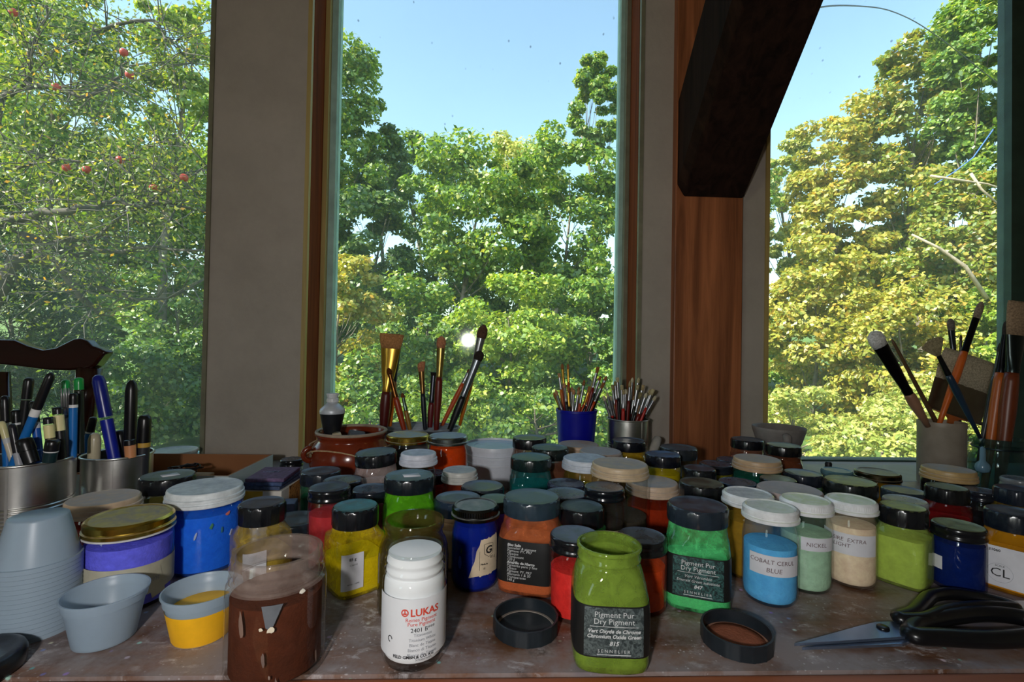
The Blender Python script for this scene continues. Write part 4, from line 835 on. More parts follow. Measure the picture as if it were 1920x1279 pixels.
# ------------------------------------------------------------------ brushes
BRUSHES = [
  ((-0.2179, 0.9636, 0.8002), (-0.2022, 0.9636, 1.0235), 'flat', (80, 16, 10), (190, 150, 60), (176, 126, 80), 0.0481, 0.0219, 0.0295, 0.0852, 'wide flat brush with tan bristles and dark red handle', None),
  ((-0.2121, 0.9936, 0.8008), (-0.1944, 0.9936, 1.0245), 'filbert', (205, 110, 20), (70, 80, 100), (70, 62, 55), 0.0175, 0.0131, 0.0153, 0.082, 'orange handled brush tucked behind the wide flat brush', None),
  ((-0.163, 0.9536, 0.8004), (-0.206, 0.9536, 0.956), 'round', (150, 50, 15), (110, 70, 30), (90, 50, 25), 0.0109, 0.0131, 0.0131, 0.0459, 'slim red brown brush leaning against the wide flat brush', None),
  ((-0.1531, 0.9536, 0.8002), (-0.1779, 0.9536, 0.9071), 'round', (140, 100, 30), (90, 110, 100), (120, 70, 40), 0.0077, 0.0098, 0.0087, 0.0262, 'smallest green and gold brush beside the wide flat brush', None),
  ((-0.1285, 0.9536, 0.8006), (-0.1427, 0.9536, 0.9696), 'angle', (10, 22, 34), (120, 90, 50), (180, 120, 85), 0.0175, 0.0109, 0.0197, 0.0437, 'angled shader brush with navy handle in perforated tin', None),
  ((-0.1111, 0.9536, 0.8007), (-0.1028, 0.9536, 1.0208), 'filbert', (95, 22, 12), (150, 130, 70), (186, 126, 90), 0.0186, 0.0153, 0.024, 0.0568, 'round mop brush with tan bristles and chestnut handle', None),
  ((-0.128, 0.9836, 0.8008), (-0.1208, 0.9836, 0.9473), 'flat', (100, 16, 22), (60, 62, 70), (40, 36, 36), 0.012, 0.0131, 0.0066, 0.0546, 'maroon brush hidden behind the chestnut handled mop brush', None),
  ((-0.1213, 1.0036, 0.8001), (-0.0472, 1.0036, 0.9541), 'round', (190, 80, 30), (150, 152, 155), (120, 70, 50), 0.0098, 0.0109, 0.0087, 0.024, 'coral handled brush leaning far over in perforated tin', None),
  ((-0.0962, 0.9536, 0.8008), (-0.0244, 0.9536, 0.9927), 'filbert', (12, 12, 14), (120, 125, 130), (50, 44, 40), 0.0197, 0.0153, 0.0197, 0.0765, 'black handled brush with dark bristles leaning against the amber handled brush', None),
  ((-0.0654, 0.9786, 0.8404), (-0.0195, 0.9786, 1.0458), 'round', (200, 112, 25), (150, 152, 155), (96, 70, 56), 0.0219, 0.0131, 0.0284, 0.0743, 'tallest brush with amber handle and silver ferrule in tin', None),
  ((0.1899, 0.9868, 0.7604), (0.1258, 0.9868, 0.9092), 'round', (200, 80, 20), (190, 150, 60), (150, 100, 60), 0.0073, 0.007, 0.0122, 0.0302, 'small orange handled artist brush standing in the cobalt blue cup', 'brushes in the blue cup'),
  ((0.1804, 0.9755, 0.7602), (0.1278, 0.9755, 0.9158), 'round', (16, 16, 20), (150, 152, 155), (190, 140, 100), 0.0066, 0.0085, 0.0115, 0.0318, 'small black handled artist brush standing in the cobalt blue cup', 'brushes in the blue cup'),
  ((0.1663, 1.0006, 0.7609), (0.138, 1.0006, 0.9482), 'flat', (190, 95, 20), (150, 152, 155), (190, 140, 100), 0.0068, 0.0084, 0.009, 0.0244, 'small amber handled artist brush standing in the cobalt blue cup', 'brushes in the blue cup'),
  ((0.1624, 0.9894, 0.7606), (0.1426, 0.9894, 0.9688), 'round', (120, 20, 14), (190, 150, 60), (150, 100, 60), 0.0073, 0.0077, 0.0115, 0.0305, 'small dark red handled artist brush standing in the cobalt blue cup', 'brushes in the blue cup'),
  ((0.1634, 0.9586, 0.7609), (0.1432, 0.9586, 0.9314), 'round', (16, 18, 24), (150, 152, 155), (190, 140, 100), 0.007, 0.0072, 0.0097, 0.0278, 'small black handled artist brush standing in the cobalt blue cup', 'brushes in the blue cup'),
  ((0.1659, 1.0031, 0.7606), (0.1569, 1.0031, 0.9685), 'filbert', (190, 70, 20), (190, 150, 60), (170, 110, 70), 0.0056, 0.0066, 0.0117, 0.0268, 'small rust handled artist brush standing in the cobalt blue cup', 'brushes in the blue cup'),
  ((0.1621, 0.9594, 0.7603), (0.1513, 0.9594, 0.9239), 'flat', (20, 20, 20), (190, 150, 60), (170, 110, 70), 0.0056, 0.0079, 0.0121, 0.0275, 'small black handled artist brush standing in the cobalt blue cup', 'brushes in the blue cup'),
  ((0.164, 0.9904, 0.7601), (0.1637, 0.9904, 0.9216), 'filbert', (200, 80, 20), (150, 152, 155), (190, 140, 100), 0.007, 0.0066, 0.0107, 0.0303, 'small orange handled artist brush standing in the cobalt blue cup', 'brushes in the blue cup'),
  ((0.1554, 0.9549, 0.7608), (0.1622, 0.9549, 0.9191), 'filbert', (16, 16, 20), (150, 152, 155), (190, 140, 100), 0.0064, 0.0074, 0.0104, 0.0369, 'small black handled artist brush standing in the cobalt blue cup', 'brushes in the blue cup'),
  ((0.1501, 0.9571, 0.7606), (0.1725, 0.9571, 0.9191), 'round', (190, 95, 20), (150, 152, 155), (190, 140, 100), 0.0059, 0.0087, 0.0113, 0.0315, 'small amber handled artist brush standing in the cobalt blue cup', 'brushes in the blue cup'),
  ((0.1574, 0.9852, 0.7608), (0.178, 0.9852, 0.9222), 'round', (120, 20, 14), (150, 152, 155), (150, 100, 60), 0.0062, 0.0072, 0.009, 0.0252, 'small dark red handled artist brush standing in the cobalt blue cup', 'brushes in the blue cup'),
  ((0.1551, 1.0, 0.7604), (0.187, 1.0, 0.9155), 'round', (16, 18, 24), (190, 150, 60), (150, 100, 60), 0.0064, 0.0086, 0.0108, 0.0315, 'small black handled artist brush standing in the cobalt blue cup', 'brushes in the blue cup'),
  ((0.1553, 0.9651, 0.7602), (0.1851, 0.9651, 0.9379), 'round', (190, 70, 20), (150, 152, 155), (150, 100, 60), 0.006, 0.007, 0.0119, 0.0363, 'small rust handled artist brush standing in the cobalt blue cup', 'brushes in the blue cup'),
  ((0.1509, 0.9934, 0.7605), (0.2016, 0.9934, 0.9219), 'flat', (20, 20, 20), (150, 152, 155), (170, 110, 70), 0.0056, 0.0068, 0.011, 0.0273, 'small black handled artist brush standing in the cobalt blue cup', 'brushes in the blue cup'),
  ((0.1472, 0.9798, 0.7608), (0.2005, 0.9798, 0.923), 'flat', (200, 80, 20), (190, 150, 60), (170, 110, 70), 0.0066, 0.0086, 0.013, 0.0256, 'small orange handled artist brush standing in the cobalt blue cup', 'brushes in the blue cup'),
  ((0.1372, 0.9763, 0.7602), (0.2071, 0.9763, 0.9179), 'flat', (16, 16, 20), (150, 152, 155), (170, 110, 70), 0.0059, 0.0085, 0.012, 0.0249, 'small black handled artist brush standing in the cobalt blue cup', 'brushes in the blue cup'),
  ((0.1585, 0.9783, 0.7604), (0.2098, 0.9783, 0.9451), 'filbert', (190, 95, 20), (190, 150, 60), (170, 110, 70), 0.0066, 0.0087, 0.0091, 0.0258, 'small amber handled artist brush standing in the cobalt blue cup', 'brushes in the blue cup'),
  ((0.1649, 0.9735, 0.7601), (0.2145, 0.9735, 0.9639), 'flat', (120, 20, 14), (150, 152, 155), (150, 100, 60), 0.0075, 0.0078, 0.0127, 0.0302, 'small dark red handled artist brush standing in the cobalt blue cup', 'brushes in the blue cup'),
  ((0.1528, 0.9587, 0.7604), (0.2167, 0.9587, 0.9463), 'filbert', (16, 18, 24), (150, 152, 155), (150, 100, 60), 0.0056, 0.0067, 0.0101, 0.0258, 'small black handled artist brush standing in the cobalt blue cup', 'brushes in the blue cup'),
  ((0.1424, 0.9593, 0.7651), (0.2234, 0.9593, 0.9325), 'flat', (190, 70, 20), (150, 152, 155), (150, 100, 60), 0.0071, 0.0068, 0.0129, 0.0284, 'small rust handled artist brush standing in the cobalt blue cup', 'brushes in the blue cup'),
  ((0.1588, 0.9866, 0.7606), (0.2352, 0.9866, 0.945), 'round', (20, 20, 20), (150, 152, 155), (170, 110, 70), 0.0067, 0.0079, 0.0104, 0.0316, 'small black handled artist brush standing in the cobalt blue cup', 'brushes in the blue cup'),
  ((0.2721, 0.9611, 0.7601), (0.2234, 0.9611, 0.9066), 'filbert', (16, 16, 20), (150, 152, 155), (200, 190, 160), 0.0072, 0.0074, 0.0106, 0.0349, 'small black handled artist brush standing in the ribbed tin can', 'brushes in the ribbed tin can'),
  ((0.2371, 0.9387, 0.865), (0.2249, 0.9387, 0.9151), 'filbert', (170, 30, 20), (150, 152, 155), (190, 180, 140), 0.006, 0.006, 0.0086, 0.0377, 'small red handled artist brush standing in the ribbed tin can', 'brushes in the ribbed tin can'),
  ((0.2684, 0.9581, 0.7606), (0.2365, 0.9581, 0.907), 'round', (16, 18, 20), (150, 152, 155), (200, 190, 160), 0.0072, 0.0066, 0.0093, 0.0333, 'small black handled artist brush standing in the ribbed tin can', 'brushes in the ribbed tin can'),
  ((0.2633, 0.9637, 0.7602), (0.242, 0.9637, 0.9281), 'flat', (190, 140, 90), (150, 152, 155), (140, 130, 90), 0.0064, 0.0064, 0.0107, 0.0287, 'small bare wood handled artist brush standing in the ribbed tin can', 'brushes in the ribbed tin can'),
  ((0.2592, 0.9501, 0.7608), (0.2434, 0.9501, 0.9377), 'filbert', (110, 26, 18), (150, 152, 155), (140, 130, 90), 0.0058, 0.0078, 0.0096, 0.0272, 'small dark red handled artist brush standing in the ribbed tin can', 'brushes in the ribbed tin can'),
  ((0.2585, 0.9465, 0.7602), (0.2475, 0.9465, 0.9444), 'flat', (20, 20, 24), (150, 152, 155), (190, 180, 140), 0.0073, 0.0064, 0.0094, 0.0313, 'small black handled artist brush standing in the ribbed tin can', 'brushes in the ribbed tin can'),
  ((0.2609, 0.9486, 0.761), (0.2485, 0.9486, 0.9209), 'round', (180, 30, 24), (150, 152, 155), (140, 130, 90), 0.0067, 0.0074, 0.013, 0.0335, 'small red handled artist brush standing in the ribbed tin can', 'brushes in the ribbed tin can'),
  ((0.2636, 0.9603, 0.7601), (0.2601, 0.9603, 0.9286), 'flat', (16, 16, 20), (150, 152, 155), (190, 180, 140), 0.0068, 0.0064, 0.0104, 0.0338, 'small black handled artist brush standing in the ribbed tin can', 'brushes in the ribbed tin can'),
  ((0.2568, 0.9355, 0.7606), (0.2568, 0.9355, 0.9221), 'round', (170, 30, 20), (150, 152, 155), (170, 150, 110), 0.0054, 0.0076, 0.0098, 0.0273, 'small red handled artist brush standing in the ribbed tin can', 'brushes in the ribbed tin can'),
  ((0.2583, 0.9418, 0.7608), (0.263, 0.9418, 0.9217), 'filbert', (16, 18, 20), (150, 152, 155), (200, 190, 160), 0.0074, 0.0073, 0.0096, 0.0316, 'small black handled artist brush standing in the ribbed tin can', 'brushes in the ribbed tin can'),
  ((0.2629, 0.9582, 0.7605), (0.2681, 0.9582, 0.9203), 'flat', (190, 140, 90), (150, 152, 155), (190, 180, 140), 0.0057, 0.0064, 0.0103, 0.0344, 'small bare wood handled artist brush standing in the ribbed tin can', 'brushes in the ribbed tin can'),
  ((0.264, 0.955, 0.7602), (0.2755, 0.955, 0.9378), 'round', (110, 26, 18), (150, 152, 155), (170, 150, 110), 0.0055, 0.0078, 0.0124, 0.0272, 'small dark red handled artist brush standing in the ribbed tin can', 'brushes in the ribbed tin can'),
  ((0.2707, 0.9725, 0.7608), (0.2853, 0.9725, 0.9433), 'round', (20, 20, 24), (150, 152, 155), (200, 190, 160), 0.0063, 0.0072, 0.0096, 0.0347, 'small black handled artist brush standing in the ribbed tin can', 'brushes in the ribbed tin can'),
  ((0.2645, 0.9801, 0.7603), (0.2928, 0.9801, 0.9056), 'filbert', (180, 30, 24), (150, 152, 155), (170, 150, 110), 0.0058, 0.0067, 0.009, 0.0295, 'small red handled artist brush standing in the ribbed tin can', 'brushes in the ribbed tin can'),
  ((0.2686, 0.9701, 0.7602), (0.2962, 0.9701, 0.9284), 'flat', (16, 16, 20), (150, 152, 155), (190, 180, 140), 0.0061, 0.006, 0.0109, 0.0326, 'small black handled artist brush standing in the ribbed tin can', 'brushes in the ribbed tin can'),
  ((0.2745, 0.9772, 0.7608), (0.2998, 0.9772, 0.9432), 'filbert', (170, 30, 20), (150, 152, 155), (190, 180, 140), 0.0062, 0.0059, 0.0113, 0.0343, 'small red handled artist brush standing in the ribbed tin can', 'brushes in the ribbed tin can'),
  ((0.2539, 0.9439, 0.7602), (0.2944, 0.9439, 0.9156), 'flat', (16, 18, 20), (150, 152, 155), (140, 130, 90), 0.0073, 0.0069, 0.0136, 0.0266, 'small black handled artist brush standing in the ribbed tin can', 'brushes in the ribbed tin can'),
  ((0.2631, 0.9515, 0.7603), (0.3016, 0.9515, 0.9299), 'flat', (190, 140, 90), (150, 152, 155), (170, 150, 110), 0.0064, 0.0076, 0.0115, 0.0295, 'small bare wood handled artist brush standing in the ribbed tin can', 'brushes in the ribbed tin can'),
  ((0.2519, 0.9429, 0.76), (0.3057, 0.9429, 0.9158), 'filbert', (110, 26, 18), (150, 152, 155), (200, 190, 160), 0.0071, 0.0079, 0.0113, 0.0328, 'small dark red handled artist brush standing in the ribbed tin can', 'brushes in the ribbed tin can'),
  ((0.262, 0.9717, 0.7603), (0.3176, 0.9717, 0.9133), 'filbert', (20, 20, 24), (150, 152, 155), (140, 130, 90), 0.0054, 0.0079, 0.0113, 0.0306, 'small black handled artist brush standing in the ribbed tin can', 'brushes in the ribbed tin can'),
  ((0.3034, 0.9776, 0.86), (0.3244, 0.9776, 0.9194), 'filbert', (180, 30, 24), (150, 152, 155), (170, 150, 110), 0.0055, 0.007, 0.0107, 0.0377, 'small red handled artist brush standing in the ribbed tin can', 'brushes in the ribbed tin can'),
  ((0.2614, 0.9585, 0.7605), (0.3207, 0.9585, 0.921), 'round', (16, 16, 20), (150, 152, 155), (170, 150, 110), 0.006, 0.0078, 0.0135, 0.0373, 'small black handled artist brush standing in the ribbed tin can', 'brushes in the ribbed tin can'),
  ((0.2555, 0.9426, 0.7608), (0.3189, 0.9426, 0.9224), 'flat', (170, 30, 20), (150, 152, 155), (190, 180, 140), 0.0073, 0.0061, 0.0127, 0.0258, 'small red handled artist brush standing in the ribbed tin can', 'brushes in the ribbed tin can'),
  ((0.2491, 0.9612, 0.76), (0.3308, 0.9612, 0.908), 'round', (16, 18, 20), (150, 152, 155), (200, 190, 160), 0.0069, 0.0064, 0.0112, 0.0319, 'small black handled artist brush standing in the ribbed tin can', 'brushes in the ribbed tin can'),
  ((0.8298, 0.8852, 0.8636), (0.7185, 0.8852, 1.0424), 'filbert', (150, 110, 85), (24, 24, 28), (225, 225, 220), 0.032, 0.02, 0.032, 0.1049, 'wide white bristled brush with black ferrule leaning out of stoneware crock', None),
  ((0.9014, 0.8942, 0.7874), (0.7651, 0.8942, 1.0292), 'stick', (90, 66, 40), (150, 152, 155), (90, 66, 40), 0.007, 0.008, 0.0, 0.0, 'thin bare brown stick in the stoneware crock', None),
  ((0.8411, 0.8842, 0.8415), (0.9345, 0.8842, 1.1038), 'filbert', (205, 96, 25), (26, 26, 30), (150, 135, 120), 0.015, 0.014, 0.034, 0.0679, 'long orange handled brush with black ferrule in stoneware crock', None),
  ((0.9324, 0.9242, 0.8636), (0.9115, 0.9242, 1.074), 'filbert', (60, 40, 24), (70, 74, 80), (120, 115, 110), 0.015, 0.012, 0.024, 0.048, 'grey filbert brush standing behind the wide hake brush', None),
  ((0.931, 0.9272, 0.8631), (0.9368, 0.9272, 1.0415), 'round', (60, 40, 24), (60, 60, 60), (80, 70, 60), 0.005, 0.006, 0.01, 0.03, 'thin dark liner brush standing behind the wide hake brush', None),
  ((0.9008, 0.9112, 0.8653), (0.9427, 0.9112, 0.9991), 'hake', (170, 90, 40), (110, 98, 80), (186, 174, 150), 0.1219, 0.034, 0.0619, 0.0619, 'very wide flat hake brush with pale bristles in stoneware crock', None),
  ((0.8122, 0.7702, 0.8628), (0.7258, 0.7702, 1.0255), 'fan', (24, 46, 66), (40, 42, 46), (150, 140, 110), 0.0445, 0.0111, 0.0291, 0.0359, 'fan brush with dark blue handle leaning out of clasp jar', None),
  ((0.8332, 0.7622, 0.7578), (0.8709, 0.7622, 1.0908), 'flat', (104, 44, 16), (44, 52, 52), (150, 128, 104), 0.0411, 0.0223, 0.0565, 0.0616, 'broad flat brush with chestnut handle in wire clasp jar', None),
  ((0.8247, 0.7782, 0.757), (0.8686, 0.7782, 1.0616), 'filbert', (170, 84, 22), (30, 30, 34), (60, 56, 56), 0.0137, 0.0171, 0.0257, 0.0642, 'orange handled brush with black bristles in wire clasp jar', None),
  ((0.8251, 0.7862, 0.8192), (0.8681, 0.7862, 1.0256), 'round', (24, 24, 28), (90, 90, 95), (60, 56, 56), 0.0103, 0.0111, 0.0188, 0.0428, 'black handled brush standing in the wire clasp jar', None)]

def brush(row):
    base, tip, kind, hc, fc, bc, wt, wh, bl, fl_, lbl, grp = row
    b, tp = Vector(base), Vector(tip); L = (tp-b).length; x, y, d = frame_of(tp-b)
    # keep the flat side turned toward the room
    x = Vector((1, 0, 0)) - d*d.x; x.normalize(); y = d.cross(x)
    t = thing('bare_stick' if kind == 'stick' else 'paint_brush', lbl, 'stick' if kind == 'stick' else 'brush', base, 0, grp)
    def sec(rings, n=14):   # rings: (dist, half width, half thickness[, shift])
        V, Fc = [], []
        for r in rings:
            sh = r[3] if len(r) > 3 else 0
            for k in range(n):
                a = 2*PI*k/n; V.append(d*r[0] + x*(r[1]*math.cos(a)+sh) + y*r[2]*math.sin(a))
        for i in range(len(rings)-1):
            for k in range(n):
                p, q_ = i*n+k, i*n+(k+1) % n; Fc.append((p, q_, q_+n, p+n))
        Fc += [tuple(reversed(range(n))), tuple((len(rings)-1)*n+k for k in range(n))]
        return V, Fc
    hw = wh/2
    hm = pm('lacquered_handle', hc, .38, 0, .08, 30)
    if kind == 'stick':
        mesh('shaft', sec([(0, hw, hw), (L*.5, hw*1.05, hw), (L*.97, hw*.7, hw*.7), (L, hw*.3, hw*.3)]), hm, t); return
    hl = L-bl-fl_
    fn = hw*.78
    if kind == 'hake': fn = wt*.47
    if kind == 'hake':
        mesh('handle', sec([(0, hw*.5, .004), (hl*.5, hw*.55, .005), (hl*.80, hw*.9, .006), (hl, fn*.96, .007)]), hm, t)
    else:
        mesh('handle', sec([(0, hw*.45, hw*.45), (hl*.35, hw*.72, hw*.72), (hl*.72, hw, hw), (hl*.93, hw*.92, hw*.92), (hl, fn*1.02, fn*1.02)]), hm, t)
    fe = {'round': wt*.42, 'filbert': wt*.44, 'flat': wt*.40, 'angle': wt*.34, 'fan': hw*.7, 'hake': wt*.49}[kind]
    ft = fe if kind in ('round',) else (fe*.65 if kind in ('filbert', 'angle', 'fan') else min(fe*.45, .006))
    if kind == 'hake': ft = .008
    fr = mesh('ferrule', sec([(hl-.0005, fn*1.06, fn*1.06 if kind != 'hake' else .0075), (hl+fl_*.08, fn*1.10, fn*1.10 if kind != 'hake' else .008), (hl+fl_*.12, fn*1.02, fn*1.02 if kind != 'hake' else .008), (hl+fl_*.45, fn*.5+fe*.5, (fn+ft)/2 if kind != 'hake' else .008), (L-bl, fe, ft)]), pm('brush_ferrule', fc, .28, .85, .08, 40), t, True, 40)
    w = wt/2; z0 = L-bl-.001
    if kind == 'round': rg_ = [(z0, fe*.96, fe*.96), (z0+bl*.35, w, w), (z0+bl*.75, w*.85, w*.85), (L, w*.25, w*.25)]
    elif kind == 'filbert': rg_ = [(z0, fe*.96, ft*.96), (z0+bl*.45, w, ft*1.15), (z0+bl*.8, w*.88, ft), (z0+bl*.95, w*.5, ft*.6), (L, w*.15, ft*.3)]
    elif kind == 'flat': rg_ = [(z0, fe*.97, ft*.97), (z0+bl*.5, w*.93, ft*1.1), (z0+bl*.9, w, ft), (L, w*.97, ft*.7)]
    elif kind == 'angle': rg_ = [(z0, fe*.96, ft*.96), (z0+bl*.5, w*.85, ft*1.1), (z0+bl*.85, w*.85, ft, w*.15), (L, w*.45, ft*.6, w*.5)]
    elif kind == 'fan': rg_ = [(z0, fe*.9, ft), (z0+bl*.35, w*.55, ft*.6), (z0+bl*.75, w*.92, ft*.4), (z0+bl*.9, w*.85, ft*.35), (L, w*.35, ft*.3)]
    else: rg_ = [(z0, fe*.98, ft*.98), (z0+bl*.4, w, ft*1.3), (z0+bl*.85, w*.98, ft*1.15), (L, w*.93, ft*.5)]
    mesh('bristles', sec(rg_, 20), pm('brush_hair', bc, .85, 0, .25, 350, .6, 900, .1), t)
for row in BRUSHES: brush(row)

# ------------------------------------------------------------------ pens
PENS = [
  ((-0.6175, 0.613, 0.7574), (-0.5429, 0.613, 0.9593), 0.0099, (16, 16, 20), (230, 230, 230), (20, 105, 180), 0.22, 'pen', 'slanted blue marker with black cap and white ring in large can', None),
  ((-0.5378, 0.64, 0.8491), (-0.5389, 0.64, 0.9319), 0.0095, (16, 16, 20), (225, 225, 225), (20, 105, 180), 0.18, 'pen', 'upright blue marker with black cap at the can rim', None),
  ((-0.6216, 0.66, 0.8564), (-0.6129, 0.66, 0.9494), 0.011, (16, 16, 20), (16, 16, 20), (16, 16, 20), 0.3, 'pen', 'tall plain black marker in the large steel can', None),
  ((-0.5519, 0.625, 0.7572), (-0.575, 0.625, 0.9228), 0.0088, (16, 16, 20), (200, 205, 215), (24, 84, 170), 0.16, 'pen', 'blue pen with printed barrel behind the leaning marker', None),
  ((-0.6072, 0.635, 0.757), (-0.619, 0.635, 0.9278), 0.0098, (16, 16, 20), (225, 225, 225), (20, 105, 180), 0.2, 'pen', 'blue marker whose black cap stands near the rim edge', None),
  ((-0.532, 0.605, 0.8532), (-0.5386, 0.605, 0.9061), 0.01, (16, 16, 20), (220, 210, 150), (20, 18, 18), 0.16, 'banded', 'short black pen with cream band in large steel can', None),
  ((-0.5331, 0.62, 0.8524), (-0.5408, 0.62, 0.9165), 0.0107, (16, 16, 20), (225, 215, 160), (22, 22, 26), 0.14, 'banded', 'taller black pen with cream band beside the fork', None),
  ((-0.5407, 0.637, 0.838), (-0.5471, 0.637, 0.9382), 0.0095, (0, 0, 0), 0, (150, 150, 150), 0.3, 'fork', 'steel fork standing tines up among the pens', None),
  ((-0.541, 0.655, 0.8512), (-0.5453, 0.655, 0.9507), 0.0102, (10, 140, 60), (10, 140, 60), (20, 30, 24), 0.16, 'pen', 'pen with bright green cap behind upright blue marker', None),
  ((-0.5595, 0.663, 0.7814), (-0.5691, 0.663, 0.947), 0.0089, (14, 150, 70), (14, 150, 70), (10, 120, 50), 0.12, 'pen', 'green marker standing behind the fork', None),
  ((-0.5554, 0.61, 0.7572), (-0.5855, 0.61, 0.8964), 0.0081, (30, 28, 34), (160, 160, 168), (165, 165, 172), 0.25, 'pen', 'slanted grey and black pen in the large can', None),
  ((-0.5629, 0.62, 0.7577), (-0.6079, 0.62, 0.8978), 0.0075, (214, 204, 150), (190, 190, 190), (200, 190, 170), 0.15, 'pen', 'slanted cream pen in the large steel can', None),
  ((-0.5464, 0.595, 0.8529), (-0.5571, 0.595, 0.882), 0.0164, (14, 14, 16), (14, 14, 16), (14, 14, 16), 0.5, 'pen', 'stubby black rounded marker low in large can', None),
  ((-0.5224, 0.59, 0.8556), (-0.5184, 0.59, 0.8821), 0.0141, (14, 14, 16), (215, 215, 215), (10, 40, 44), 0.5, 'pen', 'black capped pen with white ring low in large can', None),
  ((-0.6194, 0.655, 0.8505), (-0.6239, 0.655, 0.9076), 0.0104, (16, 16, 20), (215, 215, 215), (24, 24, 28), 0.3, 'pen', 'black marker with pale ring in large steel can', None),
  ((-0.5101, 0.6951, 0.7575), (-0.5535, 0.6951, 0.9518), 0.0158, (16, 28, 120), (16, 28, 120), (18, 34, 150), 0.3, 'pen', 'fat royal blue pen slanting in the small steel can', None),
  ((-0.5163, 0.7081, 0.7573), (-0.5163, 0.7081, 0.944), 0.0152, (18, 18, 20), (18, 18, 20), (20, 20, 22), 0.5, 'pen', 'tall black marker standing in the small steel can', None),
  ((-0.495, 0.7011, 0.757), (-0.4915, 0.7011, 0.8958), 0.0167, (14, 14, 16), (190, 150, 60), (44, 46, 52), 0.28, 'pen', 'dark grey pen with gold ring in small steel can', None),
  ((-0.5533, 0.6911, 0.7578), (-0.5516, 0.6911, 0.8713), 0.0149, (190, 180, 150), (190, 180, 150), (176, 168, 140), 0.5, 'pen', 'stubby cream cylinder in the small steel can', None),
  ((-0.5847, 0.7151, 0.8376), (-0.5729, 0.7151, 0.8898), 0.0101, (16, 16, 20), (225, 225, 225), (20, 105, 180), 0.4, 'pen', 'short blue marker with black cap slanting in small steel can', None),
  ((-0.4965, 0.6831, 0.8396), (-0.4987, 0.6831, 0.8645), 0.0145, (16, 16, 20), (16, 16, 20), (205, 140, 95), 0.3, 'pen', 'stubby peach coloured pen with black cap in small can', None),
  ((-0.5256, 0.7181, 0.7579), (-0.5388, 0.7181, 0.8712), 0.0179, (16, 16, 18), (16, 16, 18), (16, 16, 18), 0.4, 'pen', 'wide black stub beside the royal blue pen', None)]

for (base, tip, w, cap, band, body, capf, kind, lbl, grp) in PENS:
    b, tp = Vector(base), Vector(tip); L = (tp-b).length; d = (tp-b).normalized(); r = w/2
    t = thing('fork' if kind == 'fork' else 'marker_pen', lbl, 'fork' if kind == 'fork' else 'pen', base)
    def rod(f0, f1, r0_, r1_, rnd=False):
        p0, p1 = d*(L*f0), d*(L*f1)
        if rnd:
            return tube([p0, p0.lerp(p1, .5), p0.lerp(p1, .84), p0.lerp(p1, .95), p1], [r0_, (r0_+r1_)/2, r1_, r1_*.8, r1_*.35], 16)
        return tube([p0, p0.lerp(p1, .5), p1], [r0_, (r0_+r1_)/2, r1_], 16)
    if kind == 'fork':
        ms = pm('fork_steel', (150, 148, 150), .35, .6, .08); xs = frame_of(d)[0]
        xs = (Vector((1, 0, 0))-d*d.x).normalized()
        mesh('handle', tube([Vector((0, 0, 0)), d*L*.4, d*L*.62], [.0035, .003, .0028], 10), ms, t)
        mesh('neck', tube([d*L*.62, d*L*.70, d*L*.76], [.0028, .006, .0062], 12, False, .35), ms, t)
        for k in (-1.5, -.5, .5, 1.5): mesh('tine', tube([d*L*.75+xs*k*.0031, d*L*.92+xs*k*.0031, d*L+xs*k*.0030], [.0012, .0011, .0006], 6), ms, t)
        continue
    mb, mc_ = pm('pen_barrel', body, .35, 0, .05), pm('pen_cap', cap, .3, 0, .05)
    mesh('barrel', rod(0, 1-capf-.02, r*.9, r*.95), mb, t, True, 40)
    if kind == 'banded':
        mesh('band', rod(1-capf-.32, 1-capf-.02, r*1.02, r*1.02), pm('pen_band', band, .5, 0, .06), t, True, 40)
    elif band != cap:
        mesh('band', rod(1-capf-.045, 1-capf, r*1.0, r*1.0), pm('pen_band', band, .5, 0, .04), t, True, 40)
    mesh('cap', rod(1-capf-.001, 1, r*1.0, r*.98, True), mc_, t, True, 50)

# ------------------------------------------------------------------ cardboard box, cartons, small things on the ledge side
M_CARD = pm('brown_cardboard', (140, 92, 56), .85, 0, .06, 12)
M_CARDW = pm('white_card_face', (166, 172, 172), .7, 0, .06, 12)
bx = thing('cardboard_box', 'low open brown cardboard box with pale outer sides', 'box', (-.52, .865, TOP))
X0, X1, Y0, Y1, hB = -.126, .112, -.10, .050, .043
mesh('bottom', boxvf(X0, X1, Y0, Y1, 0, .003), M_CARD, bx, False)
for nm_, a in (('back_panel', boxvf(X0, X1, Y1-.003, Y1, .003, hB)), ('front_panel', boxvf(X0, X1, Y0, Y0+.003, .003, hB)), ('side_panel', boxvf(X0, X0+.003, Y0+.003, Y1-.003, .003, hB)), ('side_panel', boxvf(X1-.003, X1, Y0+.003, Y1-.003, .003, hB))):
    mesh(nm_, a, M_CARD, bx, False)
mesh('pale_outer_face', boxvf(X1, X1+.0006, Y0, Y1, 0, hB), M_CARDW, bx, False)
mesh('pale_outer_face', boxvf(X0, X1, Y0-.0006, Y0, 0, hB), M_CARDW, bx, False)
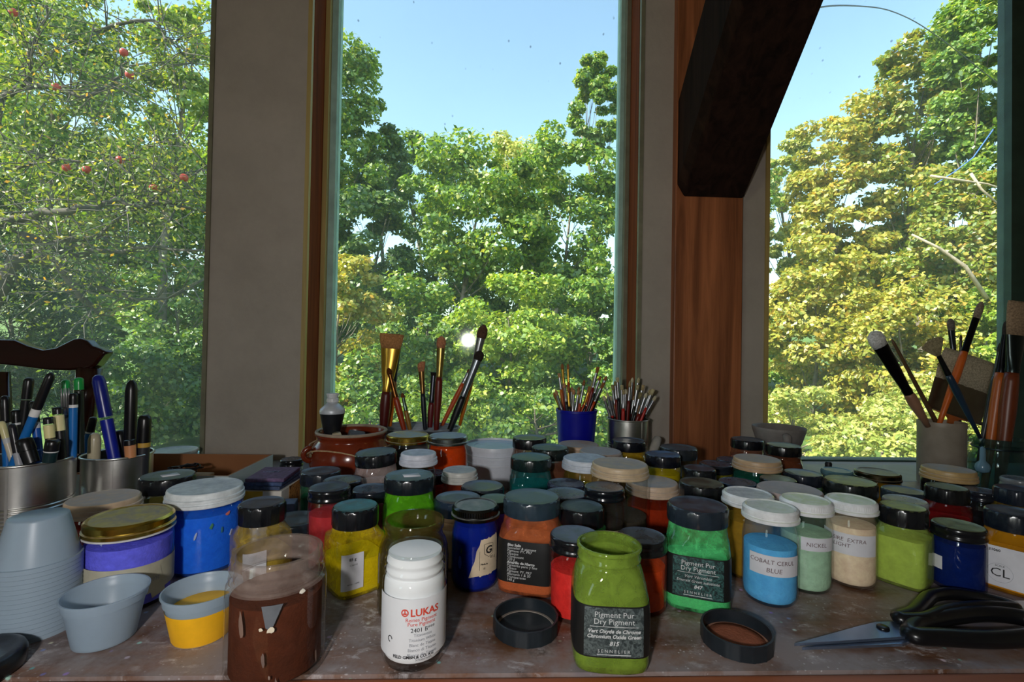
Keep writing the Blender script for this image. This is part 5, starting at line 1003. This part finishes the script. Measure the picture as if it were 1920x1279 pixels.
# coil of dark chain lying in the box
rg = random.Random(8); ch = []
for k in range(90):
    a = k*.42; ch.append((.016*math.cos(a)*(1+.3*math.sin(k*.13))+.002*rg.random(), .013*math.sin(a*1.07)+.002*rg.random(), .005+.012*abs(math.sin(k*.06))*rg.uniform(.7, 1.1)))
cho = mesh('wire_coil', tube(ch, .0011, 5), pm('dark_wire', (30, 26, 26), .3, .7, .1)); cho.location = (-.497, .800, TOP+.0335)
st_ = thing('paint_box', 'small tan tin inside the cardboard box under the wire coil', 'tin', (-.497, .800, TOP+.0035))
bevel(mesh('tin_body', boxvf(-.035, .035, -.025, .025, 0, .030), pm('tan_tin', (150, 112, 74), .6), st_, False), .002)
tag(cho, 'tangled coil of dark wire lying in the cardboard box', 'wire')
# small yellow and white carton with a packet on top
ct = thing('small_carton', 'small white and yellow carton under a purple packet', 'carton', (-.3275, .742, TOP))
bevel(mesh('carton_body', boxvf(-.0265, .0265, -.036, .036, 0, .0375), pm('white_carton', (206, 198, 186), .7, 0, .05), ct, False), .001)
yp = mesh('yellow_panel', boxvf(-.0263, .0000, -.0364, -.0359, .008, .0372), pm('yellow_print', (206, 162, 40), .7, 0, .06), ct, False)
v, f = text2d('TION', .0085, 0, .0003); mesh('lettering', ([(-.0125+a, -.0366, .013+b) for a, b, _ in v], f), M_INK, yp, False)
mesh('printed_mark', join(boxvf(-.024, .012, -.0368, -.0365, .0215, .0222), boxvf(.0113, .012, -.0368, -.0365, .006, .0222)), M_INK, ct, False)
def floral():
    t = NT('floral_print'); p = t.n('ShaderNodeBsdfPrincipled'); nz = t.noise(120, 4, .7, dist=2)
    r = t.ramp(nz.outputs['Fac'], [(.40, lin((52, 34, 20))), (.47, lin((176, 118, 50))), (.62, lin((190, 140, 80)))]); t.l(r.outputs[0], p.inputs['Base Color']); p.inputs['Roughness'].default_value = .7
    return t.done(p.outputs[0])
mesh('printed_side', boxvf(.0264, .0268, -.010, .0358, .002, .0370), floral(), ct, False)
for k in range(3):
    pk = thing('razor_packet', ('lowest', 'middle', 'topmost')[k] + ' purple blue paper packet in the pile on small carton', 'packet', (-.3285+.0015*(k-1), .743-.002*k, TOP+.0376+k*.0062), .05*(k-1), 'purple packets on the small carton')
    bevel(mesh('packet_body', boxvf(-.027, .027, -.034, .034, .0003, .006), pm('purple_blue_print', ((64, 78, 108), (58, 76, 112), (92, 72, 104))[k], .55, 0, .35, 160), pk, False), .0015)
    if k == 2:
        v, f = text2d('GEM', .012, .1, .0002); mesh('lettering', ([(-.006+a, .000+b, .00625) for a, b, _ in v], f), pm('faded_blue_print', (120, 130, 160), .6), pk, False)
wb = mesh('white_block', boxvf(-.016, .016, -.012, .012, 0, .046), M_PAPER, smooth=False); wb.location = (-.290, .625, TOP); wb.rotation_euler = (0, 0, -.15)
tag(bevel(wb, .001), 'plain white paper box among the dark lidded jars', 'box')
gb = mesh('grey_box', boxvf(-.014, .014, -.012, .012, 0, .047), pm('blue_grey_card', (110, 122, 150), .7), smooth=False); gb.location = (-.265, .662-.03, TOP); gb.rotation_euler = (0, 0, .2)
tag(bevel(gb, .001), 'little blue grey card box beside the white paper box', 'box')
# white tub lid on the ledge, tan card, stick, dropper
wl = thing('plastic_dish', 'shallow white plastic dish on the ledge behind cardboard box', 'dish', (-.640, 1.000, TOP))
mesh('dish_body', loft([(0, .030), (.002, .036), (.026, .039), (.028, .041), (.031, .041), (.032, .039), (.030, .036), (.0295, .0005)], 56), pm('white_dish', (200, 208, 206), .4), wl, True, 50)
tn = mesh('tan_card', boxvf(-.011, .011, -.001, .001, 0, .062), M_CARD, smooth=False); tn.location = (-.684, .955, TOP); tn.rotation_euler = (0, .08, .1)
tag(tn, 'narrow tan card scrap standing behind the small steel can', 'card')
ch_ = thing('chalk_stick', 'thick white chalk stick leaning on a jar near timber post', 'chalk', (.286, .880, TOP))
mesh('shaft', tube([(.004, 0, .0065), (.0, .004, .030), (.034, .050, .066), (.042, .061, .074), (.044, .064, .076)], [.0065, .0085, .0085, .0080, .004], 16), pm('white_chalk', (176, 172, 166), .9, 0, .06), ch_)
dr = thing('dropper_bottle', 'small bottle with black dropper cap standing near the sill', 'bottle', (.650, .905, TOP))
mesh('bottle', loft([(0, .011), (.001, .012), (.018, .012), (.022, .007), (.0245, .0065)], 24), glass_mat('amber_glass', (.5, .35, .2), (60, 36, 20), .4), dr, True, 50)
mesh('dropper_cap', loft([(.0246, .0075), (.030, .0075), (.031, .0058), (.037, .0062), (.0405, .0045), (.0415, .0005)], 24), pm('black_rubber', (16, 16, 18), .5), dr, True, 50)

# ------------------------------------------------------------------ chair whose crest rail shows behind the pens
M_CHAIR = wood('dark_polished_mahogany', (26, 8, 6), (52, 16, 10), 'x', 1, .18, .6)
chx = -1.00
cr = thing('wooden_chair', 'dark polished chair with scrolled crest rail behind the pens', 'chair', (chx, 1.0, -.02))
half = [(0, .9985), (.05, .998), (.075, .987), (.105, .979), (.130, .984), (.150, .995), (.165, 1.003), (.178, 1.004), (.190, .999), (.200, .989), (.214, .985), (.228, .977), (.221, .968), (.208, .950), (.200, .944), (.160, .939), (.120, .939), (.085, .943), (.04, .948), (0, .950)]
out = half + [(-a, b) for a, b in reversed(half[1:-1])]
o = mesh('crest_rail', extrude([(a, b+.02) for a, b in out], .026, 'y'), M_CHAIR, cr, True, 40); bevel(o, .005, 3); o.location = (0, -.013, 0)
for sgn in (-1, 1):
    mesh('back_post', tube([(sgn*.188, 0, .965), (sgn*.182, 0, .90), (sgn*.175, -.006, .75), (sgn*.172, -.03, .50), (sgn*.172, -.03, .40), (sgn*.175, -.01, .20), (sgn*.180, .02, 0)], [.021, .0205, .019, .018, .018, .016, .014], 12), M_CHAIR, cr)
    mesh('leg', tube([(sgn*.205, -.42, .43), (sgn*.215, -.435, .30), (sgn*.205, -.425, .12), (sgn*.208, -.43, 0)], [.022, .024, .015, .018], 12), M_CHAIR, cr)
mesh('splat', extrude([(-.05, .46), (.05, .46), (.035, .62), (.060, .76), (.045, .955), (-.045, .955), (-.060, .76), (-.035, .62)], .012, 'y'), M_CHAIR, cr).location = (0, -.022, 0)
bevel(mesh('seat', extrude([(-.195, -.02), (.195, -.02), (.235, -.44), (-.235, -.44)], .035), M_CHAIR, cr, False), .006).location = (0, 0, .425)

# ------------------------------------------------------------------ outdoors
def hill():
    V, Fc = [], []; NX, NY = 60, 50
    for j in range(NY+1):
        for i in range(NX+1):
            xx = -45+90*i/NX; yy = 1.3+60*j/NY; z = -.7 + max(0, yy-4)*.10 + .15*math.sin(xx*.7)*math.sin(yy*.5)*min(1, yy/6)
            V.append((xx, yy, z))
    for j in range(NY):
        for i in range(NX):
            k = j*(NX+1)+i; Fc.append((k, k+1, k+NX+2, k+NX+1))
    return V, Fc
struct(mesh('ground', hill(), pm('grassy_ground', (78, 104, 40), .95, 0, .35, 3, .6, 20)))
TREES = [
  (-4.67, 14.1, 7.32, 1.39, 3.03, 0.31, 0.14, 17243, 'green', 'tall leafy tree rising above the terracotta crock in the middle window', None),
  (-3.48, 15.07, 6.3, 0.97, 1.67, 0.41, 0.14, 6411, 'deep', 'mid height tree stepping down from the tall leafy tree', None),
  (-2.98, 12.09, 3.77, 1.35, 1.73, 0.11, 0.133, 10291, 'deep', 'dark leaved tree below the tall leafy tree', None),
  (-0.64, 11.49, 4.27, 1.59, 1.85, 0.05, 0.128, 13665, 'green', 'round crowned bright green tree behind the brush stand', None),
  (1.67, 12.4, 4.52, 1.59, 2.22, 0.14, 0.139, 13873, 'green', 'broad green tree next to the round crowned tree', None),
  (3.52, 16.76, 9.59, 0.89, 1.89, 0.58, 0.14, 14493, 'green', 'slender distant treetop rising above the skyline trees', None),
  (-2.81, 18.04, 7.08, 1.67, 1.7, 0.7, 0.14, 11117, 'deep', 'distant dark tree filling the dip in the skyline', None),
  (0.72, 18.89, 7.8, 2.11, 1.79, 0.79, 0.14, 14572, 'pale', 'distant pale tree on the skyline behind green trees', None),
  (-2.22, 7.09, 1.05, 0.7, 1.36, -0.39, 0.078, 11281, 'gold', 'golden leaved bushy tree beside the terracotta crock', None),
  (-1.18, 8.56, 0.71, 1.07, 1.7, -0.24, 0.094, 14046, 'green', 'leafy tree behind the brushes in the perforated tin', None),
  (0.32, 8.0, 0.66, 1.11, 1.69, -0.3, 0.089, 17907, 'lime', 'lime green tree with slender leaning trunk behind window', None),
  (1.74, 8.44, 1.04, 0.98, 1.94, -0.26, 0.094, 16229, 'green', 'leafy green tree behind the blue cup of brushes', None),
  (8.52, 13.63, 5.06, 0.84, 2.88, 0.26, 0.14, 10676, 'pale', 'pale far tree beside the dark knee brace', None),
  (7.94, 10.66, 4.4, 1.11, 2.63, -0.03, 0.122, 17831, 'gold', 'golden green tree with crown stepping up the hill', None),
  (9.18, 10.09, 5.67, 1.07, 2.51, -0.09, 0.117, 19452, 'goldgreen', 'tall sunlit hillside tree with rusty tinged leaves', None),
  (9.66, 9.06, 6.46, 0.94, 2.64, -0.19, 0.106, 23561, 'green', 'tallest green tree on the sunlit hill', None),
  (7.83, 7.68, 2.57, 0.97, 1.69, -0.33, 0.089, 21488, 'goldgreen', 'sunlit tree crossed by bare grey boughs', None),
  (5.37, 7.8, 1.2, 0.9, 1.69, -0.32, 0.089, 17190, 'gold', 'golden leafy thicket above the grey mortar', None),
  (5.95, 6.78, 0.8, 0.85, 1.48, -0.42, 0.078, 20055, 'gold', 'golden green bush behind the stoneware crock of brushes', None),
  (6.9, 6.24, 0.77, 0.56, 1.52, -0.48, 0.072, 17416, 'lime', 'lime green bush behind the clasp jar brushes', None),
  (3.28, 5.09, 0.03, 0.6, 0.69, -0.59, 0.058, 9771, 'pale', 'low pale shrub just beyond the window ledge', None),
  (3.93, 4.67, 0.01, 0.63, 0.59, -0.63, 0.053, 11196, 'pale', 'low bright shrub outside behind the stoneware crock', None),
  (-5.99, 9.17, 5.91, 0.78, 1.9, -0.18, 0.1, 8846, 'lime', 'light green tree with sky showing through behind apple boughs', None),
  (-7.45, 8.23, 5.33, 1.09, 1.69, -0.28, 0.089, 18265, 'green', 'dense green tree behind the apple boughs', None),
  (-7.93, 10.28, 3.32, 1.71, 2.22, -0.07, 0.111, 24127, 'green', 'yellow green thicket behind the bare apple twigs', None),
  (-4.92, 5.19, 1.09, 0.74, 1.06, -0.58, 0.056, 27218, 'spruce', 'dark spruce with drooping needle sprays behind the chair', None),
  (-4.65, 6.69, 0.42, 0.86, 0.94, -0.43, 0.072, 14702, 'deep', 'low dark green shrub under the apple tree', None),
  (-6.01, 12.18, 5.18, 1.53, 4.4, 0.12, 0.133, 19407, 'green', 'leafy tree hidden mostly behind the plaster wall pier', None),
  (5.06, 11.76, 4.71, 1.62, 4.0, 0.08, 0.133, 17643, 'green', 'leafy tree hidden mostly behind timber post', None),
  (-10.6, 9.38, 3.83, 1.15, 3.8, -0.16, 0.1, 25786, 'deep', 'dense dark tree beyond the apple tree and spruce', None),
  (10.89, 8.55, 3.71, 0.84, 4.0, -0.24, 0.1, 19603, 'green', 'tall green tree past the dark green window frame', None),
  (-5.44, 15.2, 2.43, 1.86, 1.83, 0.42, 0.14, 11284, 'deep', 'dense dark understory shrub on the slope beneath the trees', 'shrubs'),
  (-2.97, 13.12, 1.69, 1.54, 1.59, 0.21, 0.14, 7769, 'green', 'dense green understory shrub on the slope beneath the trees', 'shrubs'),
  (-1.19, 14.04, 2.09, 1.7, 1.87, 0.3, 0.14, 9829, 'deep', 'dense dark understory shrub on the slope beneath the trees', 'shrubs'),
  (0.55, 14.97, 2.37, 1.83, 1.83, 0.4, 0.14, 10343, 'green', 'dense green understory shrub on the slope beneath the trees', 'shrubs'),
  (2.08, 13.92, 1.99, 1.55, 1.71, 0.29, 0.14, 8191, 'deep', 'dense dark understory shrub on the slope beneath the trees', 'shrubs'),
  (3.23, 12.88, 1.8, 1.27, 1.73, 0.19, 0.14, 6934, 'green', 'dense green understory shrub on the slope beneath the trees', 'shrubs'),
  (-1.68, 6.58, 0.11, 0.76, 0.72, -0.44, 0.072, 6635, 'green', 'dense green understory shrub on the slope beneath the trees', 'shrubs'),
  (-0.42, 6.03, 0.07, 0.8, 0.6, -0.5, 0.067, 6514, 'lime', 'low lime green shrub growing close outside the window', 'shrubs'),
  (0.6, 6.2, 0.06, 0.83, 0.62, -0.48, 0.069, 6514, 'green', 'dense green understory shrub on the slope beneath the trees', 'shrubs'),
  (1.54, 6.36, 0.11, 0.7, 0.64, -0.46, 0.071, 5428, 'green', 'dense green understory shrub on the slope beneath the trees', 'shrubs'),
  (-5.44, 11.21, 1.29, 1.62, 1.83, 0.02, 0.122, 13571, 'green', 'dense green understory shrub on the slope beneath the trees', 'shrubs'),
  (-3.06, 7.34, 0.08, 0.87, 0.88, -0.37, 0.08, 7962, 'deep', 'dense dark understory shrub on the slope beneath the trees', 'shrubs'),
  (3.96, 10.85, 1.45, 1.4, 1.71, -0.01, 0.122, 10133, 'green', 'dense green understory shrub on the slope beneath the trees', 'shrubs'),
  (4.94, 9.82, 1.21, 1.21, 1.67, -0.12, 0.111, 10857, 'green', 'dense green understory shrub on the slope beneath the trees', 'shrubs'),
  (2.62, 6.52, 0.1, 0.83, 0.73, -0.45, 0.073, 7238, 'lime', 'low lime green shrub growing close outside the window', 'shrubs'),
  (3.29, 6.09, 0.1, 0.62, 0.69, -0.49, 0.069, 6031, 'gold', 'low golden green shrub on the sunlit slope', 'shrubs'),
  (7.91, 6.2, 0.79, 0.65, 1.44, -0.48, 0.072, 16889, 'green', 'dense green understory shrub on the slope beneath the trees', 'shrubs'),
  (11.92, 8.53, 2.12, 0.92, 2.0, -0.25, 0.1, 18095, 'deep', 'dense dark understory shrub on the slope beneath the trees', 'shrubs'),
  (-3.91, 7.17, 0.09, 0.87, 0.86, -0.38, 0.078, 8625, 'deep', 'dense dark understory shrub on the slope beneath the trees', 'shrubs'),
  (7.25, 11.72, 1.55, 1.04, 1.73, 0.07, 0.133, 7057, 'gold', 'low golden green shrub on the sunlit slope', 'shrubs'),
  (8.97, 11.65, 2.38, 1.3, 1.6, 0.06, 0.133, 8685, 'gold', 'low golden green shrub on the sunlit slope', 'shrubs'),
  (10.69, 11.57, 2.94, 1.22, 1.73, 0.06, 0.133, 9409, 'goldgreen', 'rust tinged understory shrub on the sunlit slope', 'shrubs'),
  (11.27, 10.56, 2.31, 0.96, 1.59, -0.04, 0.122, 8625, 'green', 'dense green understory shrub on the slope beneath the trees', 'shrubs'),
  (5.3, 5.31, 0.18, 0.54, 0.73, -0.57, 0.061, 8685, 'pale', 'low pale shrub close outside, below the hillside trees', 'shrubs'),
  (5.43, 4.81, 0.1, 0.35, 0.61, -0.62, 0.056, 5971, 'pale', 'low pale shrub close outside, below the hillside trees', 'shrubs'),
  (-5.96, 9.23, 1.81, 0.9, 1.1, -0.18, 0.1, 7298, 'green', 'dense green understory shrub on the slope beneath the trees', 'shrubs'),
  (-7.46, 9.28, 1.78, 0.91, 1.2, -0.17, 0.1, 8685, 'deep', 'dense dark understory shrub on the slope beneath the trees', 'shrubs'),
  (-10.62, 11.38, 3.64, 1.21, 1.71, 0.04, 0.122, 11822, 'deep', 'dense dark understory shrub on the slope beneath the trees', 'shrubs'),
  (-8.01, 12.26, 5.15, 1.2, 1.73, 0.13, 0.133, 8625, 'green', 'dense green understory shrub on the slope beneath the trees', 'shrubs')]
APPLE_BOUGHS = [
  ([(-4.392, 4.159, 1.908), (-4.024, 4.045, 1.954), (-3.808, 4.036, 2.002), (-3.5, 3.924, 2.001), (-3.185, 3.911, 2.07), (-3.075, 4.005, 2.136), (-2.901, 3.999, 2.095), (-2.797, 4.095, 2.135), (-2.457, 4.182, 2.103)], 0.04, 0.012),
  ([(-3.948, 4.143, 1.871), (-3.679, 4.134, 1.778), (-3.588, 4.231, 1.718), (-3.316, 4.22, 1.769), (-2.977, 4.307, 1.814), (-2.511, 4.289, 1.803)], 0.035, 0.01),
  ([(-4.452, 4.185, 0.262), (-4.287, 4.168, 0.976), (-4.178, 4.255, 1.617), (-4.026, 4.347, 1.777), (-3.814, 4.341, 1.64), (-3.67, 4.338, 1.456), (-3.515, 4.435, 1.223)], 0.075, 0.02),
  ([(-3.635, 4.132, 1.779), (-3.409, 4.222, 1.881), (-3.184, 4.211, 2.044), (-3.04, 4.204, 2.156)], 0.026, 0.012),
  ([(-4.249, 4.238, 3.051), (-4.024, 4.228, 3.182), (-3.841, 4.221, 3.158), (-3.613, 4.213, 3.103), (-3.431, 4.206, 3.097), (-3.353, 4.3, 3.282), (-3.231, 4.293, 3.461)], 0.026, 0.008),
  ([(-4.024, 4.228, 3.182), (-4.014, 4.224, 3.397), (-3.994, 4.221, 3.557), (-3.984, 4.317, 3.831), (-3.927, 4.312, 4.065)], 0.02, 0.008),
  ([(-3.524, 4.301, 3.699), (-3.362, 4.294, 3.748), (-3.013, 4.28, 3.778), (-2.89, 4.377, 3.68), (-2.742, 4.375, 3.42)], 0.02, 0.006),
  ([(-4.502, 4.263, 1.93), (-4.422, 4.252, 2.524), (-4.249, 4.238, 3.051)], 0.05, 0.028),
  ([(-2.975, 4.102, 2.123), (-2.755, 4.092, 2.247), (-2.644, 4.185, 2.418), (-2.514, 4.279, 2.512)], 0.016, 0.006),
  ([(-3.437, 4.329, 1.46), (-3.231, 4.422, 1.381), (-2.945, 4.411, 1.386), (-2.626, 4.496, 1.597)], 0.02, 0.008),
  ([(-4.147, 4.243, 2.438), (-3.876, 4.231, 2.534), (-3.466, 4.215, 2.518), (-3.103, 4.2, 2.593), (-2.809, 4.286, 2.825)], 0.014, 0.005)]
APPLES = [(-3.997, 4.069, 3.689), (-3.083, 4.039, 3.375), (-3.032, 4.039, 3.192), (-3.635, 4.064, 3.08), (-3.098, 4.052, 2.489), (-3.369, 4.063, 2.405), (-3.535, 4.069, 2.415), (-2.569, 4.033, 2.353), (-2.818, 4.044, 2.265)]
CABLE = [(0.895, 1.552, 2.067), (1.284, 1.932, 2.43), (1.914, 2.502, 2.884), (2.641, 3.069, 3.277), (3.477, 3.634, 3.516), (4.883, 4.381, 3.536), (7.45, 5.684, 3.473), (13.694, 8.446, 3.554)]
CORD = [(7.429, 6.873, 4.398), (7.141, 6.89, 3.977), (6.865, 6.904, 3.756), (6.656, 7.014, 3.594)]
DEAD_BOUGHS = [([(6.325, 6.726, 3.611), (6.754, 6.711, 3.556), (7.144, 6.696, 3.509), (7.472, 6.685, 3.413)], 0.02, 0.01), ([(6.908, 6.703, 3.66), (7.067, 6.7, 3.429), (7.422, 6.691, 3.124)], 0.02, 0.012), ([(5.722, 6.363, 2.651), (6.092, 6.351, 2.474), (6.463, 6.34, 2.224), (6.764, 6.335, 1.789)], 0.014, 0.03)]

def leaf_mat(name, stops, tl=.45):
    t = NT(name)
    g = t.n('ShaderNodeNewGeometry'); r = t.ramp(g.outputs['Random Per Island'], [(p, tuple(min(.8, v*k) for v, k in zip(lin(c), (1.16, 1.08, .98)))) for p, c in stops])
    df = t.n('ShaderNodeBsdfDiffuse'); t.l(r.outputs[0], df.inputs[0])
    tr = t.n('ShaderNodeBsdfTranslucent'); hs = t.n('ShaderNodeHueSaturation'); hs.inputs['Hue'].default_value = .485; hs.inputs['Saturation'].default_value = 1.1; hs.inputs['Value'].default_value = 1.25
    t.l(r.outputs[0], hs.inputs['Color']); t.l(hs.outputs[0], tr.inputs[0])
    a = t.shmix(tl, df.outputs[0], tr.outputs[0])
    gl = t.n('ShaderNodeBsdfGlossy'); gl.inputs['Roughness'].default_value = .45
    return t.done(t.shmix(.06, a, gl.outputs[0]))
LEAF = {'green': leaf_mat('green_leaves', [(0, (66, 104, 36)), (.5, (98, 138, 50)), (.85, (136, 164, 66)), (1, (170, 176, 80))]),
        'deep': leaf_mat('deep_green_leaves', [(0, (48, 84, 38)), (.6, (76, 114, 46)), (1, (122, 146, 62))]),
        'lime': leaf_mat('lime_green_leaves', [(0, (96, 134, 44)), (.6, (134, 166, 60)), (1, (182, 192, 88))]),
        'gold': leaf_mat('golden_green_leaves', [(0, (112, 132, 48)), (.5, (152, 160, 64)), (.85, (186, 180, 84)), (1, (200, 172, 84))]),
        'goldgreen': leaf_mat('rust_tinged_leaves', [(0, (92, 122, 44)), (.55, (132, 150, 60)), (.9, (168, 162, 72)), (1, (180, 146, 70))]),
        'pale': leaf_mat('pale_leaves', [(0, (124, 148, 66)), (.6, (164, 178, 92)), (1, (204, 200, 124))]),
        'apple': leaf_mat('apple_leaves', [(0, (70, 98, 36)), (.6, (104, 128, 48)), (.92, (150, 158, 66)), (1, (170, 140, 64))]),
        'spruce': leaf_mat('spruce_needles', [(0, (18, 42, 26)), (.7, (32, 64, 34)), (1, (80, 106, 44))], .2)}
M_BARK = pm('grey_bark', (112, 102, 90), .9, 0, .3, 12, .6, 60)
M_BARKP = pm('pale_dead_bark', (170, 156, 136), .9, 0, .2, 12)
def leaves_mesh(name, C, N, L, aspect, rng, mat, parent):
    """C (n,3) centres, N normals; every leaf is a folded rhomb of two triangles"""
    n = len(C); N = N/np.linalg.norm(N, axis=1, keepdims=True)
    R_ = rng.normal(size=(n, 3)); T = np.cross(N, R_); T /= np.linalg.norm(T, axis=1, keepdims=True); B = np.cross(N, T)
    l = L*rng.uniform(.65, 1.25, (n, 1)); w = l*aspect
    V = np.empty((n, 4, 3), np.float32)
    V[:, 0] = C-T*l*.5; V[:, 1] = C+B*w*.5-N*l*.10; V[:, 2] = C+T*l*.5-N*l*.12; V[:, 3] = C-B*w*.5-N*l*.10
    me = bpy.data.meshes.new(name); me.vertices.add(n*4); me.vertices.foreach_set('co', V.ravel())
    idx = (np.arange(n)[:, None]*4 + np.array([0, 1, 2, 0, 2, 3])).astype(np.int32).ravel()
    me.loops.add(n*6); me.loops.foreach_set('vertex_index', idx)
    me.polygons.add(n*2); me.polygons.foreach_set('loop_start', np.arange(0, n*6, 3, dtype=np.int32))
    me.materials.append(mat); me.update(calc_edges=True)
    o = link(bpy.data.objects.new(name, me), parent); o['kind'] = 'stuff'; return o
def make_tree(i, row):
    x, y, z, rx, rz, zb, leaf, n, kind, lbl, grp = row
    rng = np.random.default_rng(100+i)
    t = thing('shrub' if grp else 'spruce_tree' if kind == 'spruce' else 'leafy_tree', lbl, 'shrub' if grp else 'tree', (x, y, zb), 0, 'shrubs on the slope outside' if grp else None); c = np.array([0, 0, z-zb])
    E = np.array([rx, rx*.85, rz]); ncl = int(max(24, n/210))
    U = rng.normal(size=(ncl, 3)); U /= np.linalg.norm(U, axis=1, keepdims=True); rad = rng.uniform(.30, 1.0, (ncl, 1))**.55
    P_ = c + U*rad*E
    P_[:, 2] = np.maximum(P_[:, 2], .25)
    rc = .21*min(rx, rz)*rng.uniform(.6, 1.3, (ncl, 1))
    which = rng.integers(0, ncl, n); sc_ = np.array([1, 1, .62])
    Dv = rng.normal(size=(n, 3)); Dv /= np.linalg.norm(Dv, axis=1, keepdims=True)
    Cn = P_[which] + Dv*rng.uniform(.55, 1.12, (n, 1))*rc[which]*sc_*1.25
    outw = (Cn-c)/E; Nn = outw/np.maximum(.2, np.linalg.norm(outw, axis=1, keepdims=True))*.3 + Dv*.5 + np.array([0, 0, .45]) + rng.normal(size=(n, 3))*.55
    asp = .62
    if kind == 'spruce': Nn = rng.normal(size=(n, 3)); asp = .16; leaf *= 1.5
    leaves_mesh('foliage', Cn, Nn, leaf, asp, rng, LEAF[kind], t)
    wd = []; H = max(.6, z-zb+rz*.5); lean = rng.normal(size=2)*.05*H
    def tp(f): return Vector((lean[0]*f*f + .03*H*math.sin(f*5+i), lean[1]*f*f, H*f))
    r0_ = .011*H+.02; wd.append(tube([tp(f) for f in (0, .2, .4, .6, .8, 1.0)], [r0_, r0_*.85, r0_*.7, r0_*.5, r0_*.3, r0_*.1], 7))
    for k in range(0, ncl, max(1, ncl//16)):
        p = Vector(P_[k]); f = max(.1, min(.95, (p.z-.25*rz)/H*.8)); a = tp(f); mid = a.lerp(p, .5)+Vector((0, 0, -.06*rz))
        rr = r0_*(1-f)*.32+.005; wd.append(tube([a, mid, p], [rr, rr*.6, rr*.2], 5))
    mesh('trunk_and_branches', join(*wd), M_BARK, t)
    return t
for i, row in enumerate(TREES): make_tree(i, row)
# apple tree near the left window: boughs, bare twigs, leaves, red apples
rng = np.random.default_rng(5); rr_ = random.Random(5)
ap0 = Vector(APPLE_BOUGHS[2][0][0]); at_ = thing('apple_tree', 'old apple tree with tangled grey boughs and red apples', 'tree', (ap0.x, ap0.y, -.7))
off = Vector((ap0.x, ap0.y, -.7)); bo = []; pool = []
bo.append(tube([Vector((0, 0, 0)), Vector((.02, .03, .5)), ap0-off+Vector((0, 0, .05))], [.11, .09, .075], 9))
bo.append(tube([ap0-off, Vector(APPLE_BOUGHS[0][0][0])-off], [.06, .04], 8))
for pts, ra, rb in APPLE_BOUGHS:
    p = [Vector(a)-off for a in pts]; n = len(p); sm = []
    for i in range(n-1):
        for f in (0, .33, .66):
            q_ = p[i].lerp(p[i+1], f); sm.append(q_+Vector((rr_.gauss(0, .012), rr_.gauss(0, .02), rr_.gauss(0, .012))))
    sm.append(p[-1]); bo.append(tube(sm, [ra+(rb-ra)*k/(len(sm)-1) for k in range(len(sm))], 7)); pool += sm
mesh('boughs', join(*bo), pm('dark_apple_bark', (78, 72, 66), .9, 0, .3, 12, .6, 60), at_)
tw = []; ends = []
for k in range(520):
    a = pool[rr_.randrange(len(pool))]; d_ = Vector((rr_.gauss(.15, 1), rr_.gauss(0, .7), rr_.gauss(.1, .75))).normalized(); L = rr_.uniform(.2, .75)
    b = a+d_*L*.5+Vector((rr_.gauss(0, .05), rr_.gauss(0, .05), rr_.gauss(0, .05))); c = b+(d_+Vector((0, 0, rr_.uniform(-.3, .4)))).normalized()*L*.5
    tw.append(tube([a, b, c], [.006, .004, .0018], 4)); ends += [b, c, b.lerp(c, .5)]
o = mesh('twigs', join(*tw), pm('grey_twig_bark', (92, 86, 80), .9, 0, .2, 20), at_); o['kind'] = 'stuff'
ends = np.array([tuple(e) for e in ends]); n = 15000; sel = ends[rng.integers(0, len(ends), n)]
up_bias = (sel[:, 2]+off.z > 1.95) | (rng.random(n) < .35); sel = sel[up_bias]; n = len(sel)
leaves_mesh('foliage', sel+rng.normal(size=(n, 3))*.11, rng.normal(size=(n, 3))*.7+np.array([0, -.2, .5]), .040, .5, rng, LEAF['apple'], at_)
ame = None
for p in APPLES:
    v = Vector(p)-off
    if ame is None:
        a_ = mesh('apple', loft([(-.026, .006), (-.029, .014), (-.020, .026), (0, .032), (.016, .029), (.025, .018), (.025, .009), (.020, .002)], 20), pm('red_apple_skin', (176, 52, 40), .35, 0, .2, 30), at_); ame = a_.data
    else:
        a_ = link(bpy.data.objects.new('apple', ame), at_)
    a_.location = v
# bare grey boughs, cable and cord seen through the right window
db = thing('dead_branch', 'bare pale grey boughs jutting across the sunlit tree', 'branch', DEAD_BOUGHS[0][0][-1])
for pts, ra, rb in DEAD_BOUGHS:
    b0 = Vector(DEAD_BOUGHS[0][0][-1]); mesh('bough', tube([Vector(a)-b0 for a in pts], [ra+(rb-ra)*k/(len(pts)-1) for k in range(len(pts))], 7), M_BARKP, db)
cb = mesh('cable', tube(smooth_loop(CABLE+[CABLE[-1]], 6)[:len(CABLE)*6-5], .0035, 6), pm('black_cable', (18, 20, 20), .5)); tag(cb, 'thin black cable sagging across the hillside sky', 'cable')
co = mesh('rope', tube(CORD, .008, 6), pm('blue_rope', (70, 110, 200), .6)); tag(co, 'short blue cord tied between bare boughs', 'cord')
